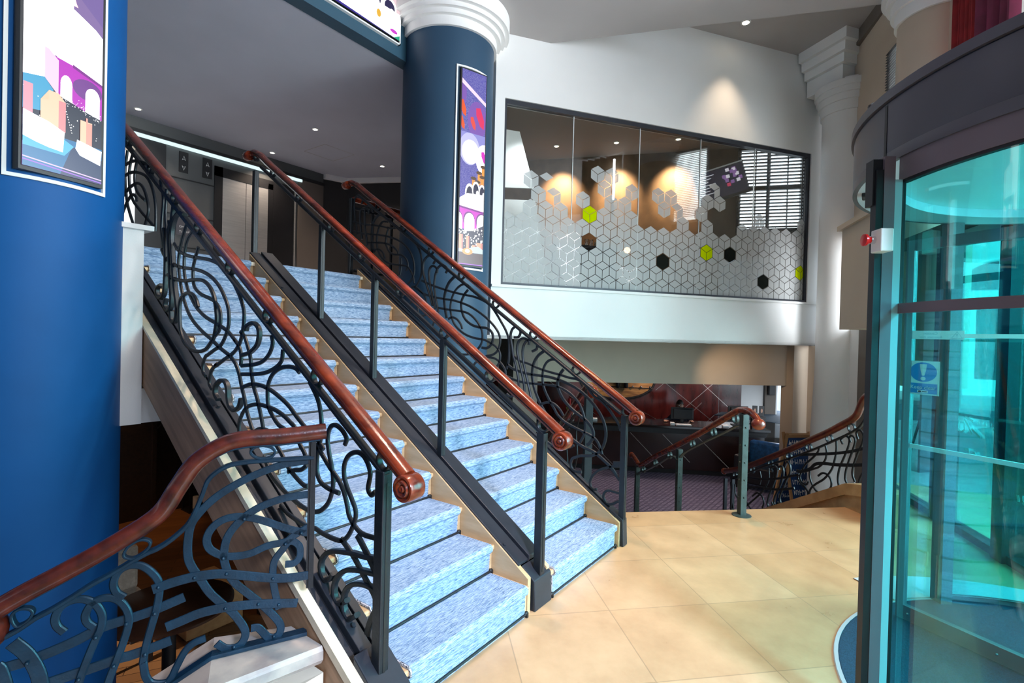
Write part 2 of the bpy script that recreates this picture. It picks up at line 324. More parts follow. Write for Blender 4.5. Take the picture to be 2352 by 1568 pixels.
T = json.loads('{"L":[[[[3.653,2.128],[3.586,2.08],[3.481,2.044],[3.358,2.021],[3.212,2.001],[3.101,1.977],[3.02,1.947],[2.941,1.9],[2.851,1.823],[2.788,1.749],[2.756,1.683],[2.759,1.617],[2.775,1.557],[2.803,1.509],[2.862,1.464],[2.961,1.423],[3.064,1.38],[3.043,1.395],[3.108,1.357],[3.131,1.315],[3.138,1.274],[3.104,1.244]],0.021,0.014],[[[3.85,2.108],[3.795,2.06],[3.69,2.01],[3.557,1.973],[3.385,1.953],[3.252,1.929],[3.138,1.891],[3.042,1.836],[2.974,1.771],[2.934,1.715],[2.919,1.653],[2.929,1.598],[2.965,1.541],[3.015,1.496],[3.081,1.472],[3.162,1.44],[3.192,1.428],[3.222,1.385],[3.22,1.338],[3.188,1.314]],0.021,0.014],[[[3.738,1.934],[3.603,1.898],[3.474,1.883],[3.367,1.885],[3.25,1.877],[3.164,1.841],[3.107,1.787],[3.077,1.723],[3.061,1.653],[3.072,1.596],[3.091,1.545],[3.137,1.505],[3.191,1.471],[3.276,1.455],[3.38,1.464],[3.474,1.502],[3.532,1.57],[3.552,1.653],[3.555,1.73],[3.533,1.778],[3.456,1.807],[3.379,1.798],[3.325,1.76],[3.301,1.72]],0.021,0.02],[[[3.507,2.294],[3.571,2.317],[3.636,2.295],[3.675,2.243],[3.689,2.173],[3.677,2.087],[3.655,1.979],[3.634,1.872],[3.6,1.766],[3.59,1.681],[3.616,1.632],[3.666,1.639],[3.677,1.696]],0.021,0.03],[[[3.717,2.247],[3.731,2.177],[3.716,2.09],[3.703,1.982],[3.69,1.874],[3.672,1.781],[3.686,1.718],[3.728,1.7],[3.773,1.733],[3.757,1.78]],0.021,0.03],[[[3.803,2.242],[3.781,2.131],[3.768,2.022],[3.772,1.914],[3.785,1.82],[3.836,1.785],[3.895,1.801],[3.902,1.853],[3.84,1.873]],0.021,0.03],[[[3.47,2.235],[3.518,2.178],[3.562,2.099],[3.583,2.017],[3.572,1.939],[3.545,1.862],[3.501,1.777],[3.436,1.694],[3.357,1.633],[3.238,1.574],[3.124,1.531],[3.015,1.484],[2.898,1.445],[2.894,1.441],[2.837,1.405],[2.797,1.353],[2.768,1.29],[2.734,1.224],[2.705,1.157],[2.667,1.098],[2.634,1.055],[2.602,1.002]],0.021,0.014],[[[3.38,2.185],[3.454,2.145],[3.49,2.086],[3.503,1.998],[3.491,1.915],[3.449,1.838],[3.377,1.761],[3.301,1.706],[3.199,1.66],[3.06,1.621],[2.929,1.579],[2.84,1.526],[2.853,1.536],[2.797,1.494],[2.777,1.446],[2.781,1.397]],0.021,0.014],[[[3.309,2.078],[3.343,2.028],[3.374,1.963],[3.375,1.896],[3.351,1.841],[3.276,1.799],[3.175,1.773],[3.092,1.749],[3.03,1.704],[3.015,1.641],[3.032,1.584],[3.071,1.555]],0.021,0.014],[[[2.732,1.587],[2.717,1.613],[2.656,1.627],[2.605,1.604],[2.594,1.563],[2.612,1.516],[2.661,1.483],[2.711,1.465],[2.764,1.455]],0.021,0.026],[[[2.478,1.565],[2.466,1.525],[2.494,1.474],[2.55,1.435],[2.628,1.413],[2.772,1.397]],0.021,0.014],[[[2.371,1.498],[2.382,1.443],[2.435,1.406],[2.528,1.375],[2.636,1.361],[2.77,1.352]],0.021,0.014],[[[2.79,1.58],[2.746,1.554],[2.713,1.507],[2.68,1.445],[2.667,1.372],[2.644,1.3],[2.601,1.231],[2.569,1.161],[2.542,1.097],[2.515,1.019]],0.021,0.014],[[[2.752,1.284],[2.664,1.306],[2.564,1.306],[2.468,1.288],[2.375,1.256],[2.304,1.224],[2.234,1.179],[2.158,1.136],[2.09,1.11],[2.02,1.059]],0.021,0.014],[[[2.691,1.188],[2.61,1.206],[2.522,1.205],[2.437,1.196],[2.354,1.175],[2.292,1.148],[2.248,1.124],[2.214,1.061],[2.176,1.025],[2.148,0.993]],0.021,0.014],[[[2.225,1.394],[2.259,1.413],[2.328,1.417],[2.399,1.403],[2.462,1.369],[2.498,1.321],[2.505,1.27],[2.493,1.205],[2.454,1.164],[2.398,1.125],[2.343,1.11]],0.021,0.014],[[[2.142,1.357],[2.092,1.305],[2.063,1.262],[2.046,1.209],[2.04,1.155],[2.046,1.1],[2.06,1.061],[2.069,1.015],[2.067,0.95],[2.04,0.909],[1.981,0.89],[1.899,0.884]],0.021,0.014],[[[3.023,1.191],[3.06,1.222],[3.056,1.268],[3.004,1.301],[2.946,1.299],[2.916,1.262],[2.908,1.208],[2.884,1.166],[2.839,1.151],[2.785,1.176],[2.765,1.221]],0.021,0.03],[[[2.785,1.035],[2.782,1.095],[2.742,1.153],[2.696,1.185]],0.021,0.014],[[[2.634,1.055],[2.595,1.075],[2.556,1.085],[2.508,1.084],[2.46,1.077]],0.021,0.014],[[[2.427,1.031],[2.365,0.985],[2.304,0.93],[2.236,0.893],[2.17,0.868],[2.134,0.87]],0.021,0.014],[[[2.529,0.948],[2.463,0.874],[2.4,0.836],[2.319,0.802],[2.222,0.774],[2.149,0.761],[2.078,0.763],[2.027,0.782],[1.978,0.825],[1.951,0.881],[1.945,0.931],[1.955,0.984],[1.978,1.045],[1.992,1.108],[1.978,1.16],[1.942,1.179],[1.893,1.165],[1.857,1.131],[1.868,1.101]],0.021,0.014],[[[2.366,0.732],[2.306,0.707],[2.229,0.692],[2.146,0.68],[2.075,0.687],[2.023,0.679],[1.94,0.675],[1.877,0.681],[1.839,0.705],[1.809,0.746],[1.785,0.8],[1.786,0.837],[1.814,0.879],[1.846,0.921],[1.867,0.965],[1.868,1.014],[1.843,1.056],[1.798,1.08],[1.754,1.08],[1.717,1.053],[1.694,1.006],[1.706,0.943],[1.684,0.92],[1.66,0.938]],0.021,0.014],[[[2.08,1.075],[2.019,1.024],[1.967,0.982],[1.909,0.943],[1.868,0.897],[1.843,0.844],[1.826,0.8],[1.787,0.766],[1.735,0.745],[1.65,0.748]],0.021,0.014],[[[2.303,0.908],[2.247,0.926],[2.191,0.938],[2.147,0.967]],0.021,0.014],[[[1.879,0.688],[1.817,0.653],[1.772,0.619],[1.714,0.567],[1.657,0.517],[1.636,0.484]],0.026,0.014],[[[1.769,0.732],[1.718,0.684],[1.675,0.641],[1.643,0.601],[1.629,0.57]],0.03,0.014],[[[1.645,0.667],[1.71,0.656],[1.788,0.649],[1.877,0.634],[1.946,0.616],[1.993,0.586],[2.02,0.545],[2.014,0.502],[1.985,0.477],[1.95,0.492],[1.927,0.523]],0.021,0.03],[[[1.646,0.603],[1.701,0.596],[1.771,0.584],[1.837,0.563],[1.888,0.525],[1.918,0.478],[1.916,0.43],[1.892,0.405],[1.854,0.415],[1.828,0.435]],0.021,0.03],[[[1.641,0.538],[1.699,0.54],[1.755,0.53],[1.805,0.507],[1.841,0.468],[1.851,0.423],[1.842,0.383],[1.815,0.36],[1.786,0.374],[1.758,0.396]],0.021,0.03],[[[1.635,0.462],[1.667,0.406],[1.685,0.364],[1.692,0.334]],0.03,0.014],[[[4.624,2.669],[4.511,2.701],[4.4,2.704],[4.271,2.682],[4.126,2.631],[4.025,2.545],[3.962,2.429],[3.948,2.313],[3.954,2.237]],0.021,0.014],[[[4.628,2.754],[4.492,2.781],[4.36,2.779],[4.212,2.748],[4.09,2.703],[4.011,2.666]],0.021,0.014],[[[4.618,2.532],[4.505,2.576],[4.396,2.605],[4.268,2.606],[4.173,2.559],[4.099,2.463],[4.076,2.389],[4.113,2.323],[4.151,2.28]],0.021,0.014],[[[4.611,2.379],[4.534,2.454],[4.458,2.511],[4.371,2.54],[4.306,2.515],[4.288,2.484]],0.021,0.014],[[[4.276,2.792],[4.326,2.72],[4.332,2.624],[4.276,2.543],[4.139,2.468]],0.021,0.014],[[[4.364,2.857],[4.425,2.77],[4.443,2.674],[4.416,2.571],[4.347,2.488],[4.218,2.407],[4.094,2.337],[3.974,2.27]],0.021,0.014],[[[4.485,2.88],[4.524,2.737],[4.506,2.601],[4.456,2.469],[4.362,2.343],[4.317,2.289]],0.021,0.014],[[[3.884,2.569],[3.833,2.442],[3.847,2.331],[3.851,2.227],[3.819,2.112]],0.021,0.014],[[[3.782,2.494],[3.793,2.332],[3.77,2.219],[3.73,2.105],[3.692,2.014]],0.021,0.014],[[[3.656,2.388],[3.685,2.276],[3.69,2.189],[3.72,2.28]],0.021,0.03]],"R":[[[[4.963,2.873],[4.737,2.815],[4.592,2.791],[4.451,2.762],[4.314,2.729],[4.155,2.713]],0.021,0.014],[[[3.986,2.596],[3.897,2.519],[3.833,2.428],[3.811,2.324],[3.813,2.204],[3.847,2.129],[3.9,2.071]],0.021,0.014],[[[4.959,2.762],[4.807,2.724],[4.617,2.691],[4.42,2.658],[4.257,2.616],[4.124,2.56],[4.02,2.485],[3.955,2.402],[3.92,2.305],[3.923,2.21],[3.959,2.151],[4.014,2.114]],0.021,0.014],[[[4.7,2.605],[4.528,2.591],[4.376,2.568],[4.267,2.532],[4.186,2.472],[4.165,2.435]],0.021,0.014],[[[4.796,3.049],[4.787,3.104],[4.851,3.146],[4.918,3.132],[4.931,3.047],[4.921,2.979],[4.902,2.881],[4.877,2.792],[4.859,2.714]],0.021,0.014],[[[4.675,2.921],[4.672,2.967],[4.757,2.997],[4.815,2.966],[4.82,2.881],[4.801,2.775],[4.782,2.65]],0.021,0.022],[[[4.596,2.93],[4.605,2.991],[4.671,3.023],[4.728,2.983],[4.74,2.91],[4.728,2.777],[4.694,2.642],[4.677,2.566]],0.021,0.022],[[[4.473,2.899],[4.552,2.86],[4.599,2.791],[4.61,2.69],[4.591,2.568],[4.553,2.491]],0.03,0.014],[[[4.35,2.801],[4.425,2.809],[4.479,2.769],[4.511,2.69],[4.522,2.608],[4.505,2.524],[4.454,2.438],[4.356,2.367],[4.234,2.333],[4.052,2.304],[3.987,2.265],[3.935,2.193],[3.914,2.114]],0.021,0.014],[[[4.568,2.506],[4.484,2.513],[4.414,2.471],[4.377,2.405]],0.021,0.014],[[[4.328,2.744],[4.359,2.666],[4.369,2.568],[4.319,2.482],[4.238,2.44],[4.12,2.423],[4.041,2.373],[4.014,2.31],[4.037,2.251]],0.021,0.014],[[[4.125,2.388],[4.119,2.326],[4.127,2.255],[4.136,2.212]],0.021,0.014],[[[4.925,2.433],[4.864,2.434],[4.935,2.52]],0.021,0.014],[[[4.974,2.311],[4.928,2.289],[4.883,2.316]],0.021,0.014],[[[3.804,2.139],[3.672,2.091],[3.51,2.043],[3.364,2.006],[3.224,1.978],[3.099,1.955],[2.977,1.913],[2.896,1.865],[2.836,1.8],[2.777,1.724],[2.718,1.641],[2.683,1.559],[2.676,1.47],[2.677,1.372],[2.698,1.296]],0.021,0.014],[[[3.911,2.074],[3.763,2.001],[3.633,1.968],[3.495,1.944],[3.373,1.929],[3.264,1.903],[3.147,1.865],[3.033,1.809],[2.932,1.746],[2.842,1.67],[2.792,1.602],[2.78,1.534],[2.807,1.457],[2.863,1.417],[2.941,1.402]],0.021,0.014],[[[3.572,1.858],[3.414,1.836],[3.283,1.823],[3.177,1.802],[3.093,1.754],[3.03,1.691],[2.992,1.622],[2.99,1.544],[3.023,1.481],[3.093,1.431],[3.164,1.408],[3.248,1.405]],0.021,0.014],[[[3.422,1.746],[3.368,1.762],[3.302,1.738],[3.257,1.69],[3.24,1.65]],0.021,0.014],[[[3.644,2.299],[3.622,2.34],[3.664,2.384],[3.728,2.381],[3.78,2.333],[3.789,2.24],[3.756,2.145],[3.718,2.059],[3.68,1.973],[3.642,1.88]],0.021,0.022],[[[3.589,2.204],[3.59,2.246],[3.643,2.278],[3.689,2.26],[3.704,2.193],[3.684,2.1],[3.658,2.015],[3.632,1.93],[3.606,1.846]],0.021,0.022],[[[3.47,2.198],[3.454,2.238],[3.506,2.278],[3.573,2.262],[3.606,2.205],[3.621,2.139],[3.624,2.064],[3.604,1.963],[3.578,1.879],[3.559,1.812]],0.021,0.022],[[[3.348,2.163],[3.422,2.106],[3.464,2.034],[3.484,1.944],[3.47,1.845],[3.444,1.754]],0.03,0.014],[[[3.143,2.039],[3.196,2.073],[3.259,2.075],[3.333,2.029],[3.379,1.958],[3.399,1.877],[3.39,1.795],[3.355,1.714],[3.288,1.649],[3.191,1.595],[3.076,1.565],[2.965,1.552],[2.886,1.524],[2.817,1.487],[2.777,1.428],[2.784,1.352],[2.821,1.297]],0.021,0.014],[[[3.178,2.024],[3.224,1.978],[3.259,1.907],[3.251,1.826],[3.206,1.746],[3.121,1.691],[3.029,1.668],[2.939,1.661],[2.879,1.624],[2.863,1.57],[2.885,1.508],[2.933,1.476],[2.993,1.478]],0.024,0.014],[[[2.931,1.395],[2.833,1.384],[2.765,1.345],[2.716,1.288],[2.71,1.243]],0.021,0.014],[[[3.088,1.289],[3.069,1.33],[3.019,1.352]],0.021,0.014],[[[3.968,1.902],[3.932,1.936],[3.882,1.927],[3.855,1.866],[3.841,1.806],[3.78,1.776],[3.727,1.797]],0.021,0.014],[[[3.985,2.059],[3.912,2.083],[3.825,2.037],[3.75,1.967],[3.731,1.915]],0.021,0.014],[[[3.615,1.763],[3.624,1.696],[3.663,1.653]],0.021,0.014],[[[2.618,1.415],[2.556,1.376],[2.465,1.356],[2.356,1.321],[2.251,1.298],[2.139,1.278],[2.049,1.26],[1.987,1.253],[1.909,1.22],[1.833,1.134],[1.759,1.094],[1.693,1.035],[1.642,0.975],[1.606,0.924],[1.587,0.878]],0.02,0.014],[[[2.694,1.34],[2.636,1.305],[2.563,1.284],[2.472,1.268],[2.354,1.26],[2.249,1.254],[2.156,1.237],[2.047,1.205],[1.959,1.166],[1.871,1.104],[1.802,1.035],[1.751,0.965],[1.72,0.887],[1.714,0.813],[1.736,0.735],[1.783,0.675],[1.841,0.647],[1.926,0.634],[1.977,0.614],[2.007,0.597],[2.021,0.553],[2.008,0.514],[1.973,0.499],[1.92,0.502]],0.024,0.014],[[[2.707,1.232],[2.581,1.199],[2.469,1.186],[2.362,1.186],[2.266,1.185],[2.173,1.18],[2.081,1.152],[2.009,1.107],[1.955,1.05],[1.918,0.977],[1.894,0.888],[1.905,0.81],[1.937,0.744]],0.021,0.014],[[[2.623,1.582],[2.577,1.588],[2.558,1.635],[2.601,1.676],[2.646,1.655],[2.665,1.591],[2.647,1.507],[2.629,1.423],[2.595,1.324],[2.566,1.208],[2.558,1.125]],0.021,0.022],[[[2.465,1.521],[2.466,1.554],[2.521,1.576],[2.571,1.551],[2.59,1.483],[2.571,1.392],[2.538,1.293],[2.51,1.195],[2.497,1.105]],0.021,0.022],[[[2.428,1.464],[2.381,1.491],[2.387,1.539],[2.441,1.563],[2.5,1.544],[2.528,1.477],[2.52,1.378],[2.487,1.263],[2.453,1.15],[2.421,1.046]],0.021,0.022],[[[2.305,1.475],[2.369,1.426],[2.411,1.358],[2.423,1.267],[2.405,1.17],[2.368,1.083],[2.318,0.999],[2.258,0.924],[2.182,0.853],[2.089,0.801],[1.999,0.751],[1.911,0.709],[1.813,0.682],[1.731,0.634],[1.666,0.586],[1.615,0.53],[1.586,0.496]],0.026,0.014],[[[2.11,1.35],[2.161,1.395],[2.226,1.404],[2.281,1.373],[2.312,1.307],[2.315,1.226],[2.293,1.146],[2.244,1.062],[2.195,0.995],[2.157,0.943],[2.092,0.895],[2.002,0.859],[1.914,0.832],[1.846,0.81],[1.795,0.779],[1.76,0.724],[1.742,0.674]],0.021,0.014],[[[2.112,1.328],[2.148,1.277],[2.165,1.205],[2.144,1.135],[2.097,1.068],[2.024,1.005],[1.935,0.952],[1.874,0.913],[1.83,0.858],[1.824,0.798],[1.852,0.748],[1.877,0.729]],0.026,0.014],[[[2.328,1.014],[2.271,1.035],[2.206,1.034],[2.149,1.0],[2.1,0.94]],0.021,0.014],[[[2.691,1.072],[2.649,1.05],[2.608,1.066]],0.021,0.014],[[[1.638,0.601],[1.701,0.574],[1.765,0.543],[1.815,0.494],[1.839,0.442],[1.834,0.403],[1.804,0.385],[1.778,0.39]],0.021,0.014],[[[1.585,0.396],[1.632,0.399],[1.682,0.399],[1.713,0.373],[1.719,0.333],[1.693,0.298],[1.65,0.298],[1.592,0.333]],0.021,0.014],[[[2.268,0.712],[2.201,0.679],[2.12,0.669],[2.048,0.68],[1.995,0.709]],0.021,0.014],[[[1.642,0.61],[1.58,0.621]],0.05,0.012]],"BL":[[[[-0.021,1.044],[0.083,1.036],[0.149,1.018],[0.212,0.995],[0.274,0.964],[0.334,0.925],[0.38,0.88],[0.411,0.834],[0.421,0.781],[0.422,0.722],[0.412,0.675],[0.376,0.607],[0.347,0.554],[0.312,0.509],[0.272,0.464],[0.242,0.419],[0.221,0.377],[0.219,0.346],[0.234,0.319],[0.257,0.31],[0.289,0.317],[0.319,0.344]],0.03,0.009],[[[-0.022,0.899],[0.036,0.898],[0.098,0.891],[0.167,0.871],[0.218,0.844],[0.259,0.807],[0.287,0.765],[0.298,0.72],[0.299,0.678],[0.285,0.623],[0.258,0.573],[0.217,0.527],[0.173,0.48],[0.138,0.438],[0.106,0.396],[0.088,0.361],[0.091,0.33],[0.111,0.316],[0.136,0.326],[0.157,0.354],[0.174,0.373],[0.198,0.375]],0.03,0.009],[[[-0.025,0.731],[0.015,0.742],[0.087,0.773],[0.166,0.813],[0.234,0.837],[0.292,0.838],[0.336,0.814],[0.359,0.771],[0.35,0.728],[0.314,0.697],[0.269,0.682],[0.207,0.683],[0.143,0.704],[0.077,0.71],[0.042,0.732],[-0.017,0.763]],0.029,0.009],[[[0.075,0.615],[0.039,0.615],[0.019,0.639],[0.02,0.679],[0.041,0.704],[0.064,0.706],[0.085,0.68],[0.116,0.636],[0.121,0.574],[0.113,0.514],[0.107,0.485],[0.096,0.433]],0.028,0.009],[[[0.532,0.604],[0.471,0.618],[0.395,0.627],[0.317,0.623],[0.235,0.602],[0.133,0.572],[0.063,0.558],[-0.024,0.555]],0.036,0.008],[[[0.487,0.451],[0.438,0.464],[0.377,0.48],[0.298,0.484],[0.216,0.478],[0.131,0.465],[0.025,0.445]],0.036,0.008],[[[0.431,0.549],[0.499,0.528],[0.542,0.516],[0.599,0.505],[0.683,0.491],[0.77,0.456],[0.867,0.427],[0.933,0.416],[0.959,0.413]],0.036,0.008],[[[0.472,0.39],[0.532,0.377],[0.597,0.365],[0.636,0.362],[0.719,0.347],[0.797,0.335],[0.844,0.327]],0.036,0.008],[[[0.619,0.59],[0.643,0.614],[0.652,0.65],[0.638,0.689],[0.607,0.706],[0.57,0.699],[0.538,0.67],[0.515,0.631],[0.511,0.587],[0.52,0.523],[0.535,0.46],[0.55,0.394],[0.558,0.338],[0.557,0.327],[0.55,0.279],[0.53,0.245],[0.486,0.233],[0.468,0.249],[0.451,0.288],[0.427,0.336],[0.397,0.364],[0.357,0.374]],0.026,0.016],[[[0.707,0.5],[0.727,0.524],[0.731,0.554],[0.714,0.588],[0.684,0.6],[0.648,0.592],[0.621,0.564],[0.605,0.522],[0.606,0.48],[0.619,0.426],[0.636,0.37],[0.657,0.307],[0.665,0.275]],0.026,0.016],[[[0.79,0.502],[0.81,0.528],[0.816,0.559],[0.803,0.592],[0.772,0.611],[0.734,0.607],[0.702,0.581],[0.684,0.54],[0.686,0.495],[0.703,0.451],[0.723,0.393],[0.742,0.331],[0.751,0.296]],0.026,0.016],[[[0.929,0.5],[0.894,0.455],[0.872,0.41],[0.858,0.367],[0.849,0.31]],0.045,0.012],[[[0.97,0.43],[0.959,0.413],[0.949,0.375],[0.943,0.345]],0.04,0.012]],"BLsub":[[[[-0.028,1.055],[0.061,1.056],[0.171,1.058],[0.234,1.057],[0.287,1.05],[0.327,1.03],[0.359,0.997],[0.377,0.944],[0.396,0.891],[0.422,0.836],[0.456,0.8],[0.489,0.774],[0.522,0.755],[0.548,0.746],[0.595,0.723],[0.656,0.688],[0.715,0.658],[0.772,0.622],[0.828,0.59],[0.868,0.571],[0.908,0.544],[0.945,0.525]],0.016,0.03]],"BLbot":[[[[-0.014,0.312],[0.163,0.306],[0.334,0.3],[0.408,0.261],[0.471,0.227]],0.018,0.04]],"BLrail":[[[[-0.075,1.164],[0.009,1.158],[0.109,1.153],[0.237,1.151],[0.313,1.131],[0.4,1.071],[0.456,0.984],[0.503,0.901],[0.564,0.848],[0.68,0.777],[0.79,0.718],[0.895,0.665],[0.956,0.63]],0,0]],"BLriv":[[0.23,0.829],[0.015,0.74],[0.076,0.703],[0.301,0.683],[0.398,0.624],[0.289,0.619],[0.121,0.568],[0.514,0.61],[0.291,0.481],[0.173,0.473],[0.097,0.455],[0.524,0.512],[0.61,0.493],[0.7,0.464],[0.552,0.364],[0.646,0.345],[0.747,0.324],[0.888,0.42],[0.552,0.363],[0.486,0.238],[0.258,0.319],[0.113,0.326]],"BLring":[[[0.212,1.097],[0.197,1.115],[0.168,1.12],[0.137,1.11],[0.122,1.09],[0.136,1.072],[0.167,1.067],[0.197,1.077]],[[0.622,0.754],[0.605,0.782],[0.574,0.798],[0.549,0.792],[0.542,0.775],[0.558,0.751],[0.589,0.733],[0.614,0.738]],[[0.93,0.592],[0.917,0.61],[0.899,0.613],[0.88,0.605],[0.875,0.59],[0.885,0.571],[0.901,0.558],[0.919,0.557]]],"T":[[[[-0.099,0.625],[0.098,0.543],[0.303,0.476],[0.525,0.416],[0.704,0.369],[0.844,0.332]],0.03,0.01],[[[2.171,-0.311],[1.835,-0.2],[1.463,-0.117],[1.16,-0.022],[0.939,0.069],[0.821,0.115]],0.026,0.01],[[[-0.105,0.464],[0.093,0.408],[0.298,0.361],[0.463,0.332],[0.579,0.294],[0.661,0.221],[0.784,0.161],[0.862,0.149]],0.034,0.01],[[[1.808,-0.379],[1.741,-0.311],[1.539,-0.24],[1.302,-0.194],[1.083,-0.13],[0.893,-0.057]],0.026,0.01],[[[0.212,0.59],[0.237,0.634],[0.174,0.679],[0.128,0.648],[0.149,0.556],[0.196,0.448],[0.244,0.338],[0.261,0.235],[0.247,0.157]],0.021,0.014],[[[0.112,0.628],[0.129,0.672],[0.1,0.698],[0.059,0.663],[0.08,0.571],[0.125,0.449],[0.161,0.336],[0.167,0.253],[0.14,0.209]],0.021,0.014],[[[0.025,0.677],[0.047,0.736],[0.0,0.768],[-0.04,0.721],[-0.024,0.641],[0.029,0.528],[0.073,0.399],[0.079,0.318],[0.047,0.256]],0.021,0.014],[[[0.297,0.605],[0.293,0.507],[0.311,0.404],[0.35,0.294],[0.445,0.175],[0.57,0.079],[0.639,0.006],[0.655,-0.061]],0.021,0.014],[[[0.449,0.54],[0.423,0.461],[0.442,0.371],[0.519,0.284],[0.612,0.233],[0.721,0.178]],0.021,0.014],[[[0.528,0.488],[0.549,0.432],[0.618,0.355],[0.725,0.257],[0.784,0.161],[0.807,0.1],[0.779,0.045],[0.703,0.04],[0.673,0.08]],0.021,0.014],[[[0.661,0.221],[0.657,0.142],[0.617,0.065],[0.555,0.014],[0.49,0.008]],0.021,0.014],[[[0.533,0.181],[0.47,0.228],[0.402,0.229],[0.351,0.185],[0.348,0.119],[0.385,0.07]],0.021,0.014],[[[-0.112,0.408],[-0.053,0.377],[-0.018,0.321],[-0.0,0.269]],0.021,0.014],[[[1.282,0.028],[1.314,0.059],[1.24,0.102],[1.194,0.071],[1.219,-0.033],[1.274,-0.156],[1.329,-0.272],[1.363,-0.382],[1.322,-0.428],[1.263,-0.379],[1.28,-0.345]],0.021,0.024],[[[1.165,0.078],[1.167,0.112],[1.109,0.131],[1.085,0.071],[1.102,-0.029],[1.155,-0.14],[1.223,-0.258],[1.235,-0.34],[1.189,-0.363],[1.162,-0.306]],0.021,0.024],[[[1.067,0.133],[1.028,0.209],[0.978,0.184],[0.968,0.103],[1.019,0.013],[1.084,-0.119],[1.136,-0.231],[1.118,-0.302],[1.075,-0.297]],0.021,0.024],[[[1.36,0.047],[1.348,-0.049],[1.367,-0.134],[1.457,-0.261],[1.582,-0.382],[1.697,-0.482],[1.833,-0.601]],0.021,0.014],[[[1.532,-0.039],[1.504,-0.113],[1.525,-0.2]],0.021,0.014],[[[1.667,-0.393],[1.569,-0.321],[1.469,-0.336],[1.434,-0.405],[1.462,-0.476]],0.021,0.014],[[[1.82,-0.33],[1.843,-0.401],[1.802,-0.495],[1.701,-0.572]],0.021,0.014],[[[2.169,-0.355],[2.142,-0.493],[2.088,-0.698]],0.021,0.014],[[[2.071,-0.36],[2.045,-0.485],[1.975,-0.54]],0.021,0.014],[[[0.834,0.111],[0.838,0.064],[0.778,0.018],[0.7,-0.013],[0.673,-0.066],[0.72,-0.126],[0.797,-0.123]],0.021,0.014],[[[0.752,0.026],[0.636,-0.055]],0.021,0.014]],"Tsub":[[[[2.172,-0.3],[1.803,-0.133],[1.377,0.08],[1.029,0.237],[0.767,0.365],[0.528,0.49],[0.308,0.611],[0.106,0.728],[0.002,0.807],[-0.061,0.902],[-0.085,0.998],[-0.119,1.049]],0.02,0.03]],"Trail":[[[[2.317,-0.243],[2.197,-0.203],[2.081,-0.164],[1.824,-0.059],[1.475,0.113],[1.034,0.339],[0.772,0.479],[0.421,0.664],[0.21,0.79],[0.111,0.851],[0.044,0.917],[0.0,1.017],[-0.044,1.089],[-0.116,1.124],[-0.161,1.137]],0,0]],"Tring":[[2.067,-0.232],[1.683,-0.059],[1.325,0.115],[0.996,0.28],[0.683,0.454],[0.39,0.609],[0.107,0.772]]}')
# ------------------------------------------------------------------ camera
cam = bpy.data.objects.new('camera', bpy.data.cameras.new('camera')); col.objects.link(cam)
Rr_, Ur_, Fr_ = V((0.5818778,-0.8128960,0.0248639)), V((-0.0059418,0.0263225,0.9996358)), V((0.8132545,0.5818137,-0.0104865))
cam.matrix_world = Matrix(((Rr_.x, Ur_.x, -Fr_.x, 0), (Rr_.y, Ur_.y, -Fr_.y, 0), (Rr_.z, Ur_.z, -Fr_.z, 1.5924), (0, 0, 0, 1)))
cam.data.sensor_width = 36; cam.data.lens = 36 * 1168.39 / 2352; cam.data.clip_start = .05; cam.data.clip_end = 300
sc.camera = cam
sc.view_settings.view_transform = 'Standard'; sc.view_settings.look = 'None'; sc.view_settings.gamma = 1; sc.view_settings.use_curve_mapping = False
sc.view_settings.exposure = 0.36
sc.cycles.use_denoising = True; sc.cycles.max_bounces = 10; sc.cycles.transparent_max_bounces = 24; sc.cycles.sample_clamp_indirect = 6

# ------------------------------------------------------------------ constants
RZ, GO, Y0, LZ = .17, .25903, 1.568, 2.21
YE = Y0 + 12 * GO                                   # landing edge
pitch = lambda y: RZ + (y - Y0) * RZ / GO           # nosing line
LOW = -1.19                                         # lower floor
WD = V((.8120, -.5836, 0)); WN = V((.5836, .8120, 0)); WO = V((4.838, 3.647, 0))      # window wall direction, outward normal, origin
wp = lambda u, z, o=0.: WO + WD * u + WN * o + V((0, 0, z))
E1, E2 = V((.687, -.727, 0)), V((.727, .687, 0))    # reception steps: along edge, down the steps
EO = V((4.423, 1.831, 0))
FD, FN, FO = V((.937, .350, 0)), V((-.350, .937, 0)), V((6.19, -.5, 0))               # street facade line
fp = lambda s, z, o=0.: FO + FD * s + FN * o + V((0, 0, z))

# ------------------------------------------------------------------ floors and walls
b = MB(); edge_r = EO + E1 * 2.28
b.prism([(-2.2, -5.2, 0), (3.2, -5.2, 0), (7.6, -1.6, 0), (7.4, -.05, 0), tuple(edge_r + E1 * .25), tuple(edge_r), tuple(EO), (4.05, 2.05, 0), (3.80, 1.80, 0), (1.28, 1.80, 0), (1.28, 1.62, 0), (-2.2, 1.62, 0)], (0, 0, -.24))
struct(b.build('floor', 'floor'))
b = MB(); b.box((-3, 1.2, LOW - .1), (4.6, 9.2, LOW)); struct(b.build('floor', 'barfloor'))
b = MB(); b.prism([(4.6, 1.4, LOW), (6.2, -.4, LOW), (14.5, -1.5, LOW), (14.5, 10, LOW), (4.6, 10, LOW)], (0, 0, -.1)); struct(b.build('floor', 'pcarpet'))
b = MB(); b.box((-2.2, YE + .06, 1.93), (3.78, 9.1, LZ)); b.box((3.78, YE + .0, 1.93), (8, 9.1, LZ)); struct(b.build('floor', 'ceil_blue'))
# steps down to reception
b = MB()
for i in range(1, 7):
    b.obox(EO + V((0, 0, LOW)), E1, E2, (0, 0, 1), (-.2, (i - 1) * .33, 0), (2.28, i * .33, -LOW - .17 * i))
struct(b.build('trim_steps', 'floor'))
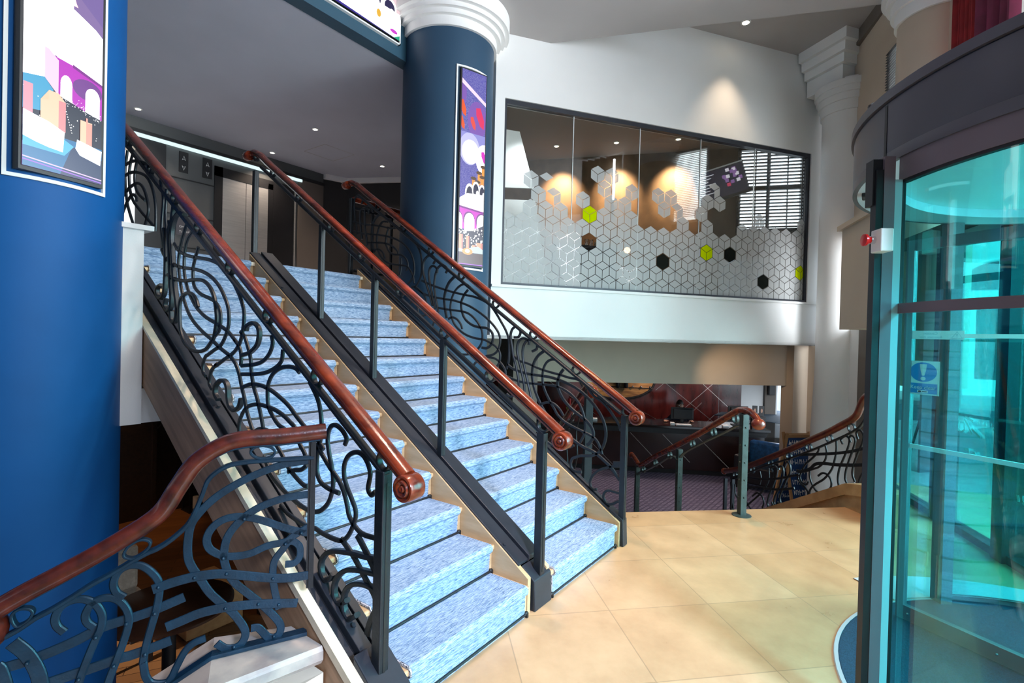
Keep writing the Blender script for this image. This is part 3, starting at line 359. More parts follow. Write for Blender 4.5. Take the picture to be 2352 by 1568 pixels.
# lobby soffit with slanting edge, high ceiling
SZ = 5.17
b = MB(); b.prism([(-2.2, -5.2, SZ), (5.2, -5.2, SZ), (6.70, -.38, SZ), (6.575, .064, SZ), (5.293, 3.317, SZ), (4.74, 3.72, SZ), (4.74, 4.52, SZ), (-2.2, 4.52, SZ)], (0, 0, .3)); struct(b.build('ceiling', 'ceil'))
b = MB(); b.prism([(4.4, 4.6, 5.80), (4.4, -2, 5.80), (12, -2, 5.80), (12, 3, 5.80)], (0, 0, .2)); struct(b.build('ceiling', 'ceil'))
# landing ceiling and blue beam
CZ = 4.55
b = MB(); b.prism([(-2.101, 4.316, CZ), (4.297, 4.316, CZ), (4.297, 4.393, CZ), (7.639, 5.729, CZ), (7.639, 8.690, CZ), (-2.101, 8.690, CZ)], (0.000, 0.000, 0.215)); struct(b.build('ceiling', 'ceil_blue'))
b = MB(); b.box((-2.101, 4.240, CZ - .004), (4.125, 4.393, 5.324)); struct(b.build('trim_beam', 'slate_beam'))
# window wall (opening u 0..4.79, z 2.205..4.415)
b = MB()
def wbox(u0, z0, u1, z1, o0=0., o1=.22): b.obox(WO, WD, WN, (0, 0, 1), (u0, o0, z0), (u1, o1, z1))
wbox(-.12, 1.575, 4.98, 2.205); wbox(-.12, 4.415, 4.98, 5.82); wbox(-.12, 2.205, 0, 4.415); wbox(4.79, 2.205, 4.98, 4.415)
struct(b.build('wall_window', 'white'))
b = MB(); b.obox(WO, WD, WN, (0, 0, 1), (-.12, -.035, 2.172), (4.98, .06, 2.204)); struct(b.build('trim_sill', 'white'))
# window: five panes in a dark frame with frosted cube film
wn = MB()
def wf(u0, z0, u1, z1, o0, o1): wn.obox(WO, WD, WN, (0, 0, 1), (u0, o0, z0), (u1, o1, z1))
wf(0, 2.205, 4.79, 2.235, .02, .09); wf(0, 4.36, 4.79, 4.415, .02, .09); wf(0, 2.235, .03, 4.36, .02, .09); wf(4.755, 2.235, 4.79, 4.36, .02, .09)
win = wn.build('window_1', 'steel_ch'); struct(win)
us = [.03, .925, 1.886, 2.852, 3.786, 4.755]
for i in range(5):
    p = MB(); p.obox(WO, WD, WN, (0, 0, 1), (us[i] + .004, .055, 2.235), (us[i + 1] - .004, .067, 4.36)); p.build('pane', 'glass', win)
    if i: p = MB(); p.obox(WO, WD, WN, (0, 0, 1), (us[i] - .004, .054, 2.235), (us[i] + .004, .068, 4.36)); p.build('glass_joint', 'edge_white', win)
bound = [(-.039, 3.058), (.174, 3.079), (.366, 3.3), (.461, 3.424), (.557, 3.264), (.669, 3.068), (.764, 3.25), (.871, 3.088), (.974, 3.061), (1.077, 3.096), (1.176, 3.08), (1.277, 3.242), (1.384, 3.253), (1.479, 3.429), (1.582, 3.402), (1.685, 3.413), (1.786, 3.243), (1.886, 3.175), (1.99, 3.237), (2.084, 3.071), (2.296, 3.075), (2.4, 2.932), (2.495, 3.062), (2.599, 3.241), (2.697, 3.065), (2.81, 3.029), (2.9, 3.41), (3.011, 3.249), (3.113, 3.055), (3.307, 3.072), (3.419, 3.241), (3.722, 3.205), (3.9, 3.384), (4.154, 3.294), (4.326, 3.243), (4.516, 3.377), (4.684, 3.45), (5, 3.4)]
def zb(u):
    for (a, za), (c, zc) in zip(bound, bound[1:]):
        if a <= u <= c: return za + (zc - za) * (u - a) / (c - a)
    return 3.05
extra = [(1.278, 3.684), (1.478, 3.696), (.374, 3.516), (1.077, 3.34), (1.376, 3.506), (1.786, 3.502), (2.193, 3.51), (2.39, 3.509), (2.297, 3.332), (3.001, 3.514), (3.204, 3.505), (2.903, 3.333)]
part = {(.566, 3.57): 't', (.688, 3.328): 'tr', (2.513, 3.339): 'tr', (3.111, 3.668): 'tr'}
special = {(1.179, 3.162): 'lime', (3.013, 2.811): 'lime', (4.678, 2.626): 'lime', (3.419, 2.81): 'darkfilm', (4.019, 2.445): 'darkfilm', (2.293, 2.635): 'darkfilm'}
miss = [(1.176, 2.822), (3.2, 3.16), (1.99, 3.16)]
fm = MB(); hs = .1155; HC, HR = .2015, .1735
near = lambda L, u, z: next((q for q in L if math.hypot(q[0] - u, q[1] - z) < .07), None)
for k in range(-3, 7):
    z = 3.162 - HR * k
    for j in range(-7, 20):
        u = 1.178 + HC * (j + .5 * (k % 2))
        if u < -.08 or u > 4.84: continue
        sp = near(special, u, z); ex = near(extra, u, z); pa = near(part, u, z)
        if near(miss, u, z): continue
        if not (sp or ex or pa or z < zb(u) - .045): continue
        mat = special[sp] if sp else 'frost'; faces = part[pa] if pa and not z < zb(u) - .045 else 'tlr'
        c = .952
        pt = lambda a, q=1.: (math.sin(math.radians(a)) * hs * q, math.cos(math.radians(a)) * hs * q)
        quads = {'t': [(0, 0), pt(-60), pt(0), pt(60)], 'l': [(0, 0), pt(180), pt(240), pt(300)], 'r': [(0, 0), pt(60), pt(120), pt(180)]}
        if mat == 'darkfilm': quads = {'t': [pt(a) for a in range(0, 360, 60)]}
        for f in quads:
            if f not in faces: continue
            q = quads[f]; cx = sum(a for a, _ in q) / len(q); cz = sum(d for _, d in q) / len(q)
            P = [(u + cx + (a - cx) * .93, z + cz + (d - cz) * .93) for a, d in q]
            P = [(min(max(a, .035), 4.75), min(max(d, 2.238), 4.35)) for a, d in P]
            if max(a for a, _ in P) - min(a for a, _ in P) < .01 or max(d for _, d in P) - min(d for _, d in P) < .01: continue
            fm.prism([wp(a, d, .0535) for a, d in P], -WN * .0006, mat)
fm.build('frosted_film', 'frost', win, weld=False)
# restaurant behind the glass
RA, RB = V((6.95, 5.75, 0)), V((8.86, .98, 0)); rd = (RB - RA).normalized(); rn = V((-rd.y, rd.x, 0))   # rn points to the glass side or away
if rn.dot(V((-1, -.5, 0))) < 0: rn = -rn
b = MB(); b.obox(RA, rd, rn, (0, 0, 1), (0, -.12, 2.2), ((RB - RA).length, 0, 4.75)); struct(b.build('wall_restaurant', 'brown_wall'))
b = MB(); b.prism([wp(-.1, 4.62, .23), wp(4.97, 4.62, .23), tuple(RB + V((0, 0, 4.62))), tuple(RA + V((0, 0, 4.62)))], (0, 0, .12)); struct(b.build('ceiling', 'rest_ceil'))
b = MB(); b.prism([wp(-.1, 2.15, .23), wp(4.97, 2.15, .23), tuple(RB + V((0, 0, 2.15))), tuple(RA + V((0, 0, 2.15)))], (0, 0, .05)); struct(b.build('floor', 'darkwood'))
b = MB(); b.prism([wp(.10, 2.2, .4), tuple(RA + V((.0, .0, 2.2))), tuple(RA + V((-.1, .06, 2.2))), wp(.0, 2.2, .4)], (0, 0, 2.42)); struct(b.build('wall_restaurant_side', 'taupe'))
# inner beam above reception, its return and soffit
b = MB(); b.prism([(4.75, 7.1, .87), (7.638, 3.653, .87), (9.764, 1.118, .87), (9.93, 1.258, .87), (7.80, 3.79, .87), (4.9, 7.22, .87)], (0, 0, .72)); struct(b.build('wall_reception_beam', 'beige'))
b = MB(); b.prism([wp(-1.2, 1.56, .0), wp(5.0, 1.56, .0), (10.6, 1.0, 1.56), (9.9, 3.4, 1.56), (5.4, 8, 1.56)], (0, 0, .04)); struct(b.build('ceiling', 'ceil'))
b = MB(); b.prism([(9.93, 1.258, .86), (13.6, 1.0, .86), (12.6, 9.5, .86), (5, 9.5, .86), (4.9, 7.22, .86), (7.8, 3.79, .86)], (0, 0, .06)); struct(b.build('ceiling', 'ceil'))
b = MB(); b.prism([(9.60, 1.10, LOW), (9.86, .92, LOW), (9.97, 1.06, LOW), (9.75, 1.30, LOW)], (0, 0, 2.75)); b.prism([(9.86, .92, LOW), (9.3, .30, LOW), (9.42, .18, LOW), (9.97, 1.06, LOW)], (0, 0, 2.75)); struct(b.build('wall_reception_return', 'beige'))
# pier below window wall by the blue column
b = MB(); b.prism([(5.55, 3.55, LOW), (6.12, 4.22, LOW), (5.9, 4.45, LOW), (5.33, 3.78, LOW)], (0, 0, 2.75)); struct(b.build('wall_pier', 'taupe'))

# ------------------------------------------------------------------ columns
def column(c, r, z0, z1, cap, mat, rb=None, cz=None):
    c = V(c); b = MB(); rb = rb or r
    b.lathe([(0.001, z0), (rb, z0), (r, min(1.2, z1 - .1)), (r, z1), (.001, z1)], c, 72, mat)
    o = b.build('column', mat, smooth=True); o['kind'] = 'structure'
    if cap:
        b = MB(); pr = [(r - .03, cap[0][0] - .0)]
        for z, zz, rr in cap: pr += [(rr, z), (rr, zz)]
        pr += [(r - .03, cap[-1][1])]
        b.lathe(pr, c, 120, 'white'); b.build('capital', 'white', o)
    return o
c_left = column((.69, 3.98, 0), .5, LOW, SZ, None, 'blue')
c_mid = column((4.29, 4.05, 0), .51, LOW, SZ, [(4.81, 4.905, .54), (4.905, 4.955, .588), (4.955, 5.00, .635), (5.00, 5.17, .682)], 'slate')
c_win = column((8.60, .40, 0), .32, LOW, 5.25, [(4.80, 4.93, .345), (4.93, 5.02, .375), (5.02, 5.10, .40), (5.10, 5.19, .425)], 'white', rb=.40)
c_fac = column((6.56, -.41, 0), .32, 2.62, SZ, [(4.83, 4.95, .345), (4.95, 5.05, .38), (5.05, 5.12, .42), (5.12, 5.2, .46)], 'beige')
# stepped pier above the window column
b = MB()
for z0, z1, e in ((5.19, 5.42, 0), (5.42, 5.54, .06), (5.54, 5.66, .12), (5.66, 5.8, .18)):
    b.obox((8.62, .52, 0), WD, WN, (0, 0, 1), (-.27 - e, -.26 - e, z0), (.22 + e * .2, .3, z1))
struct(b.build('trim_pier', 'white'))

# ------------------------------------------------------------------ street facade
b = MB(); b.obox(FO, FD, FN, (0, 0, 1), (.30, -.10, 1.775), (1.54, .36, 3.02)); b.obox(FO, FD, FN, (0, 0, 1), (.30, -.10, 3.0), (1.60, .40, 3.06))
struct(b.build('wall_facade_bulkhead', 'beige'))
b = MB(); b.obox(FO, FD, FN, (0, 0, 1), (1.95, -.12, LOW), (3.2, .0, 1.8)); struct(b.build('wall_facade_pier', 'white'))
b = MB()
for s0, s1, z0, z1 in ((-.3, 4.2, 5.02, 5.8), (1.34, 4.2, 3.0, 5.02), (-.3, .45, 3.0, 5.02), (.45, 1.34, 3.0, 3.7)): b.obox(FO, FD, FN, (0, 0, 1), (s0, -.14, z0), (s1, 0, z1))
struct(b.build('wall_facade', 'beige'))
b = MB(); b.obox(FO, FD, FN, (0, 0, 1), (-2.4, -.14, 2.52), (.35, .25, 2.64)); struct(b.build('trim_transom', 'black'))
# high dark beam on the ceiling
b = MB(); b.prism([(8.98, .62, 5.62), (7.45, .0, 5.62), (7.52, -.16, 5.62), (9.05, .46, 5.62)], (0, 0, .18)); struct(b.build('trim_ceiling_beam', 'taupe'))
b = MB(); b.obox((8.86, .58, 0), FD, FN, (0, 0, 1), (0, 0, 5.2), (.05, .05, 5.8)); struct(b.build('trim_shadow_gap', 'black'))
# facade windows with blinds
def blinds(o, ex, n, s0, s1, z0, z1, parent, slat='black', step=.032):
    k = 0; z = z1
    while z > z0:
        p = MB(); p.obox(o, ex, n, (0, 0, 1), (s0, .0, z - .004), (s1, .03, z)); q = p.build('slat', slat, parent); z -= step
w2 = MB(); w2.obox(FO, FD, FN, (0, 0, 1), (.45, -.1, 3.7), (.50, 0, 5.02)); w2.obox(FO, FD, FN, (0, 0, 1), (1.29, -.1, 3.7), (1.34, 0, 5.02)); w2.obox(FO, FD, FN, (0, 0, 1), (.45, -.1, 4.97), (1.34, 0, 5.02)); w2.obox(FO, FD, FN, (0, 0, 1), (.45, -.1, 3.7), (1.34, 0, 3.75))
w2 = struct(w2.build('window_2', 'white'))
p = MB(); p.obox(FO, FD, FN, (0, 0, 1), (.5, -.07, 3.75), (1.29, -.06, 4.97)); p.build('pane', 'glass', w2)
bl = thing('window_blind', fp(1.0, 5.3, .02), 'dark venetian blind in the high window beside the upper white column', 'blind')
blinds(FO + FN * .01, FD, FN, .5, 1.31, 3.8, 5.0, bl)
# lower enclosing walls
b = MB(); b.box((-2.101, 8.546, LZ), (7.639, 8.690, 4.846)); struct(b.build('wall_landing_far', 'liftwall'))
b = MB(); b.box((-3, 8.66, LOW), (4.7, 8.8, 1.95)); struct(b.build('wall_bar_far', 'darkwood'))
b = MB(); b.box((-3.1, 1.2, LOW), (-3, 9.1, 2.0)); b.box((-2.3, -5.2, 0), (-2.2, 1.62, SZ)); b.box((-2.3, 1.62, 2.0), (-2.2, 9.1, SZ)); struct(b.build('wall_left', 'slate'))
b = MB(); b.prism([(5.710, 8.546, LZ), (6.130, 8.403, LZ), (6.923, 6.875, LZ), (7.066, 6.952, LZ), (6.226, 8.546, LZ)], (0, 0, CZ - LZ)); struct(b.build('wall_landing_right', 'dark_side'))
b = MB(); b.prism([(6.923, 6.875, LZ), (6.302, 5.538, LZ), (6.417, 5.491, LZ), (7.066, 6.952, LZ)], (0, 0, CZ - LZ)); struct(b.build('wall_landing_end', 'dark_side'))
b = MB(); b.prism([(5.710, 8.480, CZ - .09), (6.092, 8.346, CZ - .09), (6.866, 6.837, CZ - .09), (6.255, 5.538, CZ - .09), (6.321, 5.519, CZ - .09), (6.942, 6.875, CZ - .09), (6.150, 8.413, CZ - .09), (5.710, 8.565, CZ - .09)], (0.000, 0.000, 0.153)); struct(b.build('trim_cornice', 'white'))
# grooved panels on the landing wall
b = MB()
for z in (2.70, 3.175, 3.70, 4.063): b.box((5.271, 8.536, z), (5.70, 8.55, z + .012))
struct(b.build('trim_panel_grooves', 'black'))
b = MB(); b.box((5.195, 8.522, LZ), (5.701, 8.546, 4.321)); struct(b.build('wall_landing_panel', 'taupe'))
# white wing wall at the head of the left flight
b = MB(); b.box((1.06, 3.77, .98), (1.255, 4.66, 2.20)); b.box((1.255, 3.80, .98), (2.40, 4.10, 1.20)); struct(b.build('wall_wing', 'white'))
b = MB(); b.box((1.04, 3.74, 2.20), (1.30, 4.66, 2.23)); struct(b.build('trim_wing_cap', 'white'))
b = MB(); b.box((3.76, YE - .05, 1.98), (4.2, YE - .02, LZ)); struct(b.build('trim_landing_edge', 'oak'))
b = MB(); b.box((4.18, YE - .20, 1.5), (4.5, YE - .02, LZ)); struct(b.build('wall_landing_edge', 'white'))
b = MB(); b.box((2.62, YE + .13, LOW), (4.55, YE + .2, 1.9)); struct(b.build('wall_under_landing', 'black'))
b = MB(); b.box((-2.3, -5.3, 0), (.9, -5.2, SZ)); struct(b.build('wall_daylight_blocker', 'slate'))  # unseen wall added to keep daylight off the lower left
# reception back wall, side walls
C1, C2, CO = V((.467, -.884, 0)), V((.884, .467, 0)), V((9.734, 4.863, 0))
cp = lambda s, o, z: CO + C1 * s + C2 * o + V((0, 0, z))
def cbox(b, s0, o0, z0, s1, o1, z1, m=None): b.obox(CO, C1, C2, (0, 0, 1), (s0, o0, z0), (s1, o1, z1), m)
b = MB(); cbox(b, -4.5, 2.0, LOW, 3.09, 2.12, .95); cbox(b, 3.10, 2.0, LOW, 3.61, 2.12, .95); struct(b.build('wall_reception_back', 'redpanel'))
b = MB()
def inl(a, c, o, w=.012): 
    A_, B_ = cp(a[0], o, a[1]), cp(c[0], o, c[1]); b.sweep([A_, B_], rsec(w, .006), C2, None)
for a, c in (((-.123, .566), (1.663, -.379)), ((1.75, .6), (2.998, -.379)), ((2.698, .561), (3.597, -.246)), ((2.70, .09), (2.50, -.13)), ((3.0, -.2), (2.7, -.5)), ((-1.2, .6), (.6, -.6)), ((1.6, .35), (2.2, .9)), ((2.26, -.1), (3.1, .7))): inl(a, c, 1.997, .010)
struct(b.build('trim_inlay', 'inlay'))
b = MB(); cbox(b, 3.61, 2.0, LOW, 4.12, 2.12, .95); struct(b.build('wall_reception_white', 'white'))
b = MB(); cbox(b, 4.12, 1.9, LOW, 4.36, 2.12, .95); cbox(b, 4.12, 1.9, LOW, 5.4, 2.05, -.66); struct(b.build('wall_reception_pier', 'taupe'))
b = MB(); b.prism([cp(4.36, 1.9, -.66), cp(4.36, 1.9, .95), cp(4.40, 2.6, .95), cp(4.40, 2.6, -.45)], C1 * .03); b.prism([cp(4.36, 1.9, -.66), cp(5.4, 1.9, -.86), cp(5.4, 2.6, -.6), cp(4.38, 2.6, -.45)], (0, 0, .03)); cbox(b, 4.3, 2.6, -.7, 5.4, 2.65, .95); struct(b.build('wall_reception_reveal', 'white'))
b = MB(); b.box((4.55, YE + .1, LOW), (4.68, 9.2, 1.95)); struct(b.build('wall_reception_left', 'black'))
b = MB(); b.prism([(9.3, 9.9, LOW), (4.6, 9.9, LOW), (4.6, 9.8, LOW), (9.3, 9.8, LOW)], (0, 0, 2.8)); struct(b.build('wall_reception_far', 'black'))
# ------------------------------------------------------------------ staircase
FL = (1.46, 2.43); FR = (2.663, 3.644)
stair = thing('staircase', (2.57, 1.6, 0), 'double flight of pale oak stairs with charcoal steel channels rising from the stone floor', 'staircase')
for x0, x1 in (FL, FR):
    for i in range(12):
        y = Y0 + i * GO; z = (i + 1) * RZ
        b = MB(); b.box((x0, y, z - .028), (x1, y + GO + .02, z)); b.build('tread', 'oak', stair, bevel=.008)
    for i in range(13):
        y = Y0 + i * GO + .022; z = i * RZ
        b = MB(); b.box((x0 + .002, y, z - (.0 if i else 0)), (x1 - .002, y + .018, z + RZ - .028)); b.build('riser', 'oak', stair)
b = MB(); b.box((FL[0], YE, LZ - .03), (FL[1], YE + .06, LZ + .002)); b.build('landing_nosing', 'oak_edge', stair)
b = MB(); b.box((FR[0] - .19, YE, LZ - .03), (FR[1] + .06, YE + .06, LZ + .002)); b.build('landing_nosing', 'oak_edge', stair)
def sloped(x0, x1, o0, o1, y0, y1, clip0=True):
    """board between two offsets from the nosing line"""
    P = [(x0, y0, max(0, pitch(y0) + o0)), (x0, y1, pitch(y1) + o0), (x0, y1, pitch(y1) + o1), (x0, y0, max(.01, pitch(y0) + o1))]
    yz = Y0 + (-(RZ + o0)) * GO / RZ          # where lower edge meets the floor
    if clip0 and yz > y0: P = [(x0, y0, 0), (x0, yz, 0)] + P[1:]
    b = MB(); b.prism(P, (x1 - x0, 0, 0)); return b
sloped(FL[1], FL[1] + .03, -.36, .022, 1.585, YE + .1).build('stringer', 'oak', stair)
sloped(FR[0] - .03, FR[0], -.36, .022, 1.585, YE + .1).build('stringer', 'oak', stair)
sloped(FR[1], FR[1] + .03, -.36, .022, 1.56, YE + .1).build('stringer', 'oak', stair)
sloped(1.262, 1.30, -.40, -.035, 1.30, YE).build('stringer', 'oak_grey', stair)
sloped(1.258, 1.302, -.035, -.028, 1.30, YE).build('stringer_edge', 'oak_edge', stair)
sloped(FL[0] - .03, FL[0], -.36, .012, 1.6, YE + .1).build('stringer', 'oak', stair)
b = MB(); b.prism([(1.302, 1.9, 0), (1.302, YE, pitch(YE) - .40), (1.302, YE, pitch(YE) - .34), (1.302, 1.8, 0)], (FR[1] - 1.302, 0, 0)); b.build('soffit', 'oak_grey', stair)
# steel channels under the railings
def channel(x0, x1, grooves, top, y0):
    xs = [x0] + grooves + [x1]
    for k in range(len(xs) - 1):
        a = xs[k] + (.005 if k else 0); c = xs[k + 1] - (.005 if k < len(xs) - 2 else 0)
        bb = sloped(a, c, top[k] - .05, top[k], y0, YE + .12, False); bb.build('steel_channel', 'steel_ch', stair, bevel=.003)
    sloped(x0 + .004, x1 - .004, -.06, min(top) - .012, y0, YE + .12, False).build('channel_bed', 'black', stair)
channel(1.302, 1.46, [1.345, 1.415], [-.010, .022, .022], 1.66)
channel(2.44, 2.663, [2.545], [.034, .05], 1.66)
channel(3.66, 3.745, [3.70], [.03, .042], 1.60)
def newel_box(x0, x1, y0, y1, z0, z1):
    b = MB(); b.prism([(x0, y0, 0), (x0, y1, 0), (x0, y1, z1), (x0, y0 + .01, z0)], (x1 - x0, 0, 0)); b.build('newel_box', 'steel_ch', stair, bevel=.006)
newel_box(1.302, 1.462, 1.50, 1.68, .165, .29)
newel_box(2.476, 2.663, 1.56, 1.72, .175, .29)
newel_box(3.665, 3.745, 1.53, 1.66, .205, .28)
for x in (1.38, 2.46, 2.64):
    for k in range(5):
        y = 1.78 + k * .62; b = MB(); n = V((0, -RZ, GO)).normalized(); c = V((x, y, pitch(y) + .034)); b.cyl(c, c + n * .006, .011, 10)
        if k % 2 == 0: b.build('bolt', 'steel_ch', stair)
# carpets
def runner(x0, x1, label):
    root = thing('stair_carpet', ((x0 + x1) / 2, Y0, 0), label, 'carpet', 'blue grey stair carpets')
    inner = [(Y0 + .022, .0)]; e = .0015
    for i in range(13):
        y = Y0 + i * GO; z = (i + 1) * RZ
        inner += [(y + .022 - e, z - .04), (y + .008, z - .030), (y - e, z - .020), (y - e, z - .007), (y + .007, z + e), (y + .03, z + e)]
        if i < 12: inner.append((y + GO + .022 - e, z + e))
        else: inner.append((y + .06, z + .003))
    outer = []; n = len(inner); th = .013
    for i in range(n):
        a = V(inner[max(0, i - 1)]); c = V(inner[min(n - 1, i + 1)]); t = (c - a).normalized(); outer.append((inner[i][0] - t.y * th, inner[i][1] + t.x * th))
    b = MB(); bm = b.bm
    def strip(xa, xb, offs, m):
        k = b.mi(m); R = []
        for (y, z), (yo, zo) in zip(inner, outer):
            q = [(xa, y, z), (xb, y, z), (xb, y + (yo - y) * offs, z + (zo - z) * offs), (xa, y + (yo - y) * offs, z + (zo - z) * offs)]
            R.append([bm.verts.new(p) for p in q])
        for r0, r1 in zip(R, R[1:]):
            for j in range(4): bm.faces.new([r0[j], r0[(j + 1) % 4], r1[(j + 1) % 4], r1[j]]).material_index = k
        bm.faces.new(R[0][::-1]).material_index = k; bm.faces.new(R[-1]).material_index = k
    strip(x0, x1, 1., 'carpet'); b.build('pile', 'carpet', root, smooth=False)
    for xa, xb in ((x0 - .008, x0), (x1, x1 + .006)):
        b = MB(); bm = b.bm; strip(xa, xb, .85, 'carpet_edge'); b.build('binding', 'carpet_edge', root)
    for i in range(13):
        y = Y0 + i * GO + .006; z = i * RZ + .018
        b = MB(); b.cyl((x0 - .012, y, z), (x1 + .012, y, z), .0075, 10); rod = b.build('stair_rod', 'black', root, smooth=True)
        for x in (x0 - .014, x1 + .014):
            b = MB(); b.box((x - .007, y - .012, z - .017), (x + .007, y + .018, z + .010)); b.ball((x, y, z + .004), .012, sx=1.3); b.build('bracket', 'black', rod)
    return root
runner(FL[0] + .05, FL[1] - .04, 'blue-grey striped carpet runner on the left flight, between the two nearest railings')
runner(FR[0] + .035, FR[1] - .045, 'blue-grey striped carpet runner on the right flight, beside the blue screen column')

# ------------------------------------------------------------------ stair railings
def stroke(pts, w, t, P, n, name, mat, parent):
    """flat iron bar: plane coordinates (u,z) to world through P, plane normal n"""
    path = [P(q.x, q.y) for q in smooth_path(pts, 5)]
    b = MB(); b.sweep(path, rsec(w, t), n); return b.build(name, mat, parent, smooth=True)
def ring(c, r, n, P, parent, mat, tube=.011, wid=.03):
    b = MB(); pts = [P(c[0] + r * math.cos(2 * PI * i / 28), c[1] + r * math.sin(2 * PI * i / 28)) for i in range(28)]
    b.sweep(pts, rsec(tube, wid), n, closed=True); return b.build('ring', mat, parent, smooth=True)
def volute(c, ax, parent, r=.055, w=.075):
    """scrolled end of a handrail, axis ax"""
    ax = V(ax).normalized(); u = V((0, 0, 1)); v = ax.cross(u)
    b = MB()
    prof = [(.001, w / 2 + .004), (.010, w / 2 + .006), (.016, w / 2 - .002), (.022, w / 2 + .004), (.030, w / 2 + .006), (.036, w / 2 - .003), (.044, w / 2 + .002), (r - .004, w / 2), (r, w / 2 - .008), (r, -w / 2 + .008), (r - .004, -w / 2), (.044, -w / 2 - .002), (.036, -w / 2 + .003), (.030, -w / 2 - .006), (.022, -w / 2 - .004), (.016, -w / 2 + .002), (.010, -w / 2 - .006), (.001, -w / 2 - .004)]
    seg = 32; k = 0; rings = []
    for i in range(seg):
        a = 2 * PI * i / seg; rings.append([b.bm.verts.new(V(c) + ax * z + (u * math.cos(a) + v * math.sin(a)) * q) for q, z in prof])
    for i in range(seg):
        for j in range(len(prof) - 1): b.bm.faces.new([rings[i][j], rings[(i + 1) % seg][j], rings[(i + 1) % seg][j + 1], rings[i][j + 1]])
    return b.build('volute', 'mahog', parent, smooth=True)
SL = RZ / GO
def stair_rail(x, label, strokes, rings, posts, top_y, grp='stair railings with mahogany handrails'):
    root = thing('stair_railing', (x, 1.6, 0), label, 'railing', grp)
    P = lambda u, z: V((x, u, z)); n = (1, 0, 0)
    # handrail: straight slope, easing level over the landing
    pts = [(1.475, pitch(1.475) + .925 - .0)] + [(y, pitch(y) + .93) for y in (1.7, 2.3, 3.0, 3.7, 4.3)] + [(top_y - .30, pitch(top_y - .3) + .925), (top_y - .1, pitch(top_y - .1) + .93), (top_y, pitch(top_y) + .93 - .02)]
    path = [P(q.x, q.y) for q in smooth_path(pts, 4)]
    b = MB(); b.sweep(path, [(c, a) for a, c in RAIL], n, 'mahog'); b.build('handrail', 'mahog', root, smooth=True)
    b = MB()
    for sx in (-1, 1): b.sweep([p + V((sx * .0235, 0, -.010)) for p in path], [(-.0035, -.002), (.0035, -.002), (.0035, .002), (-.0035, .002)], n, 'brass_groove')
    b.build('groove', 'brass_groove', root)
    volute((x, 1.462, pitch(1.462) + .895), (1, 0, 0), root)
    b = MB(); c = P(top_y + .02, pitch(top_y) + .895); b.box((x - .03, top_y - .01, c.z - .02), (x + .03, top_y + .07, c.z + .042)); b.build('handrail_end', 'mahog', root, bevel=.014)
    volute((x - .035, top_y + .06, c.z - .015), (0, 1, 0), root, .045, .06)
    b = MB(); b.sweep([P(1.59, pitch(1.59) + .83), P(top_y - .12, pitch(top_y - .12) + .83)], rsec(.026, .036), n); b.build('sub_rail', 'iron', root)
    for y in rings: ring((y, pitch(y) + .882), .036, n, P, root, 'iron')
    for y, zb, zt, w in posts:
        b = MB(); b.box((x - w / 2, y - w / 2, zb), (x + w / 2, y + w / 2, zt)); po = b.build('post', 'iron', root, bevel=.004)
        b = MB(); b.box((x - .006, y - w / 2 - .002, zb + .02), (x + .006, y - w / 2 + .004, zt - .05)); b.build('post_groove', 'black', po)
    for pts_, w, t in strokes: stroke(pts_, w, t, P, n, 'scroll', 'iron', root)
    return root
stair_rail(1.38, 'wrought iron scroll railing with mahogany handrail on the outer left side of the stairs', T['L'], [1.605, 2.075, 2.505, 2.911, 3.307, 3.65, 4.042, 4.45], [(1.61, .17, pitch(1.61) + .84, .05), (5.02, LZ, LZ + .86, .04)], 5.02)
stair_rail(2.57, 'plain railing of thin square posts and mahogany handrail running between the two flights', [], [1.592, 2.0, 2.41, 2.86, 3.31, 3.721, 4.2, 4.643, 4.95], [(1.60, .18, pitch(1.60) + .83, .05), (2.415, pitch(2.415) + .02, pitch(2.415) + .83, .042), (3.15, pitch(3.15) + .02, pitch(3.15) + .83, .042), (3.85, pitch(3.85) + .02, pitch(3.85) + .83, .042), (4.96, LZ, LZ + .93, .045)], 4.98)
rr_ = stair_rail(3.70, 'wrought iron scroll railing with mahogany handrail on the right side, against the slate-blue column', T['R'], [1.543, 1.99, 2.42, 2.839, 3.264, 3.679, 4.091, 4.507], [(1.56, .18, pitch(1.56) + .84, .045), (4.98, LZ, LZ + .93, .04)], 4.98)
# guard rail at the landing edge, from the right railing to the column
root = thing('landing_railing', (4.0, 5.0, LZ), 'short dark guard railing on the landing behind the slate-blue column', 'railing')
b = MB(); b.sweep([(3.74, 5.0, LZ + .93), (4.7, 5.0, LZ + .93)], [(-c, a) for a, c in RAIL][::-1], (0, 1, 0)); b.build('handrail', 'mahog', root, smooth=True)
b = MB(); b.sweep([(3.74, 5.0, LZ + .83), (4.9, 5.0, LZ + .83)], rsec(.03, .03), (0, 1, 0)); b.build('sub_rail', 'iron', root)
for x in (3.95, 4.25): ring((x, LZ + .88), .034, (0, 1, 0), lambda u, z: V((u, 5.0, z)), root, 'iron')
for x in (4.02, 4.32): b = MB(); b.box((x - .012, 4.988, LZ), (x + .012, 5.012, LZ + .83)); b.build('baluster', 'iron', root)
b = MB(); b.sweep([(3.74, 5.0, LZ + .1), (4.9, 5.0, LZ + .1)], rsec(.03, .03), (0, 1, 0)); b.build('bottom_rail', 'iron', root)

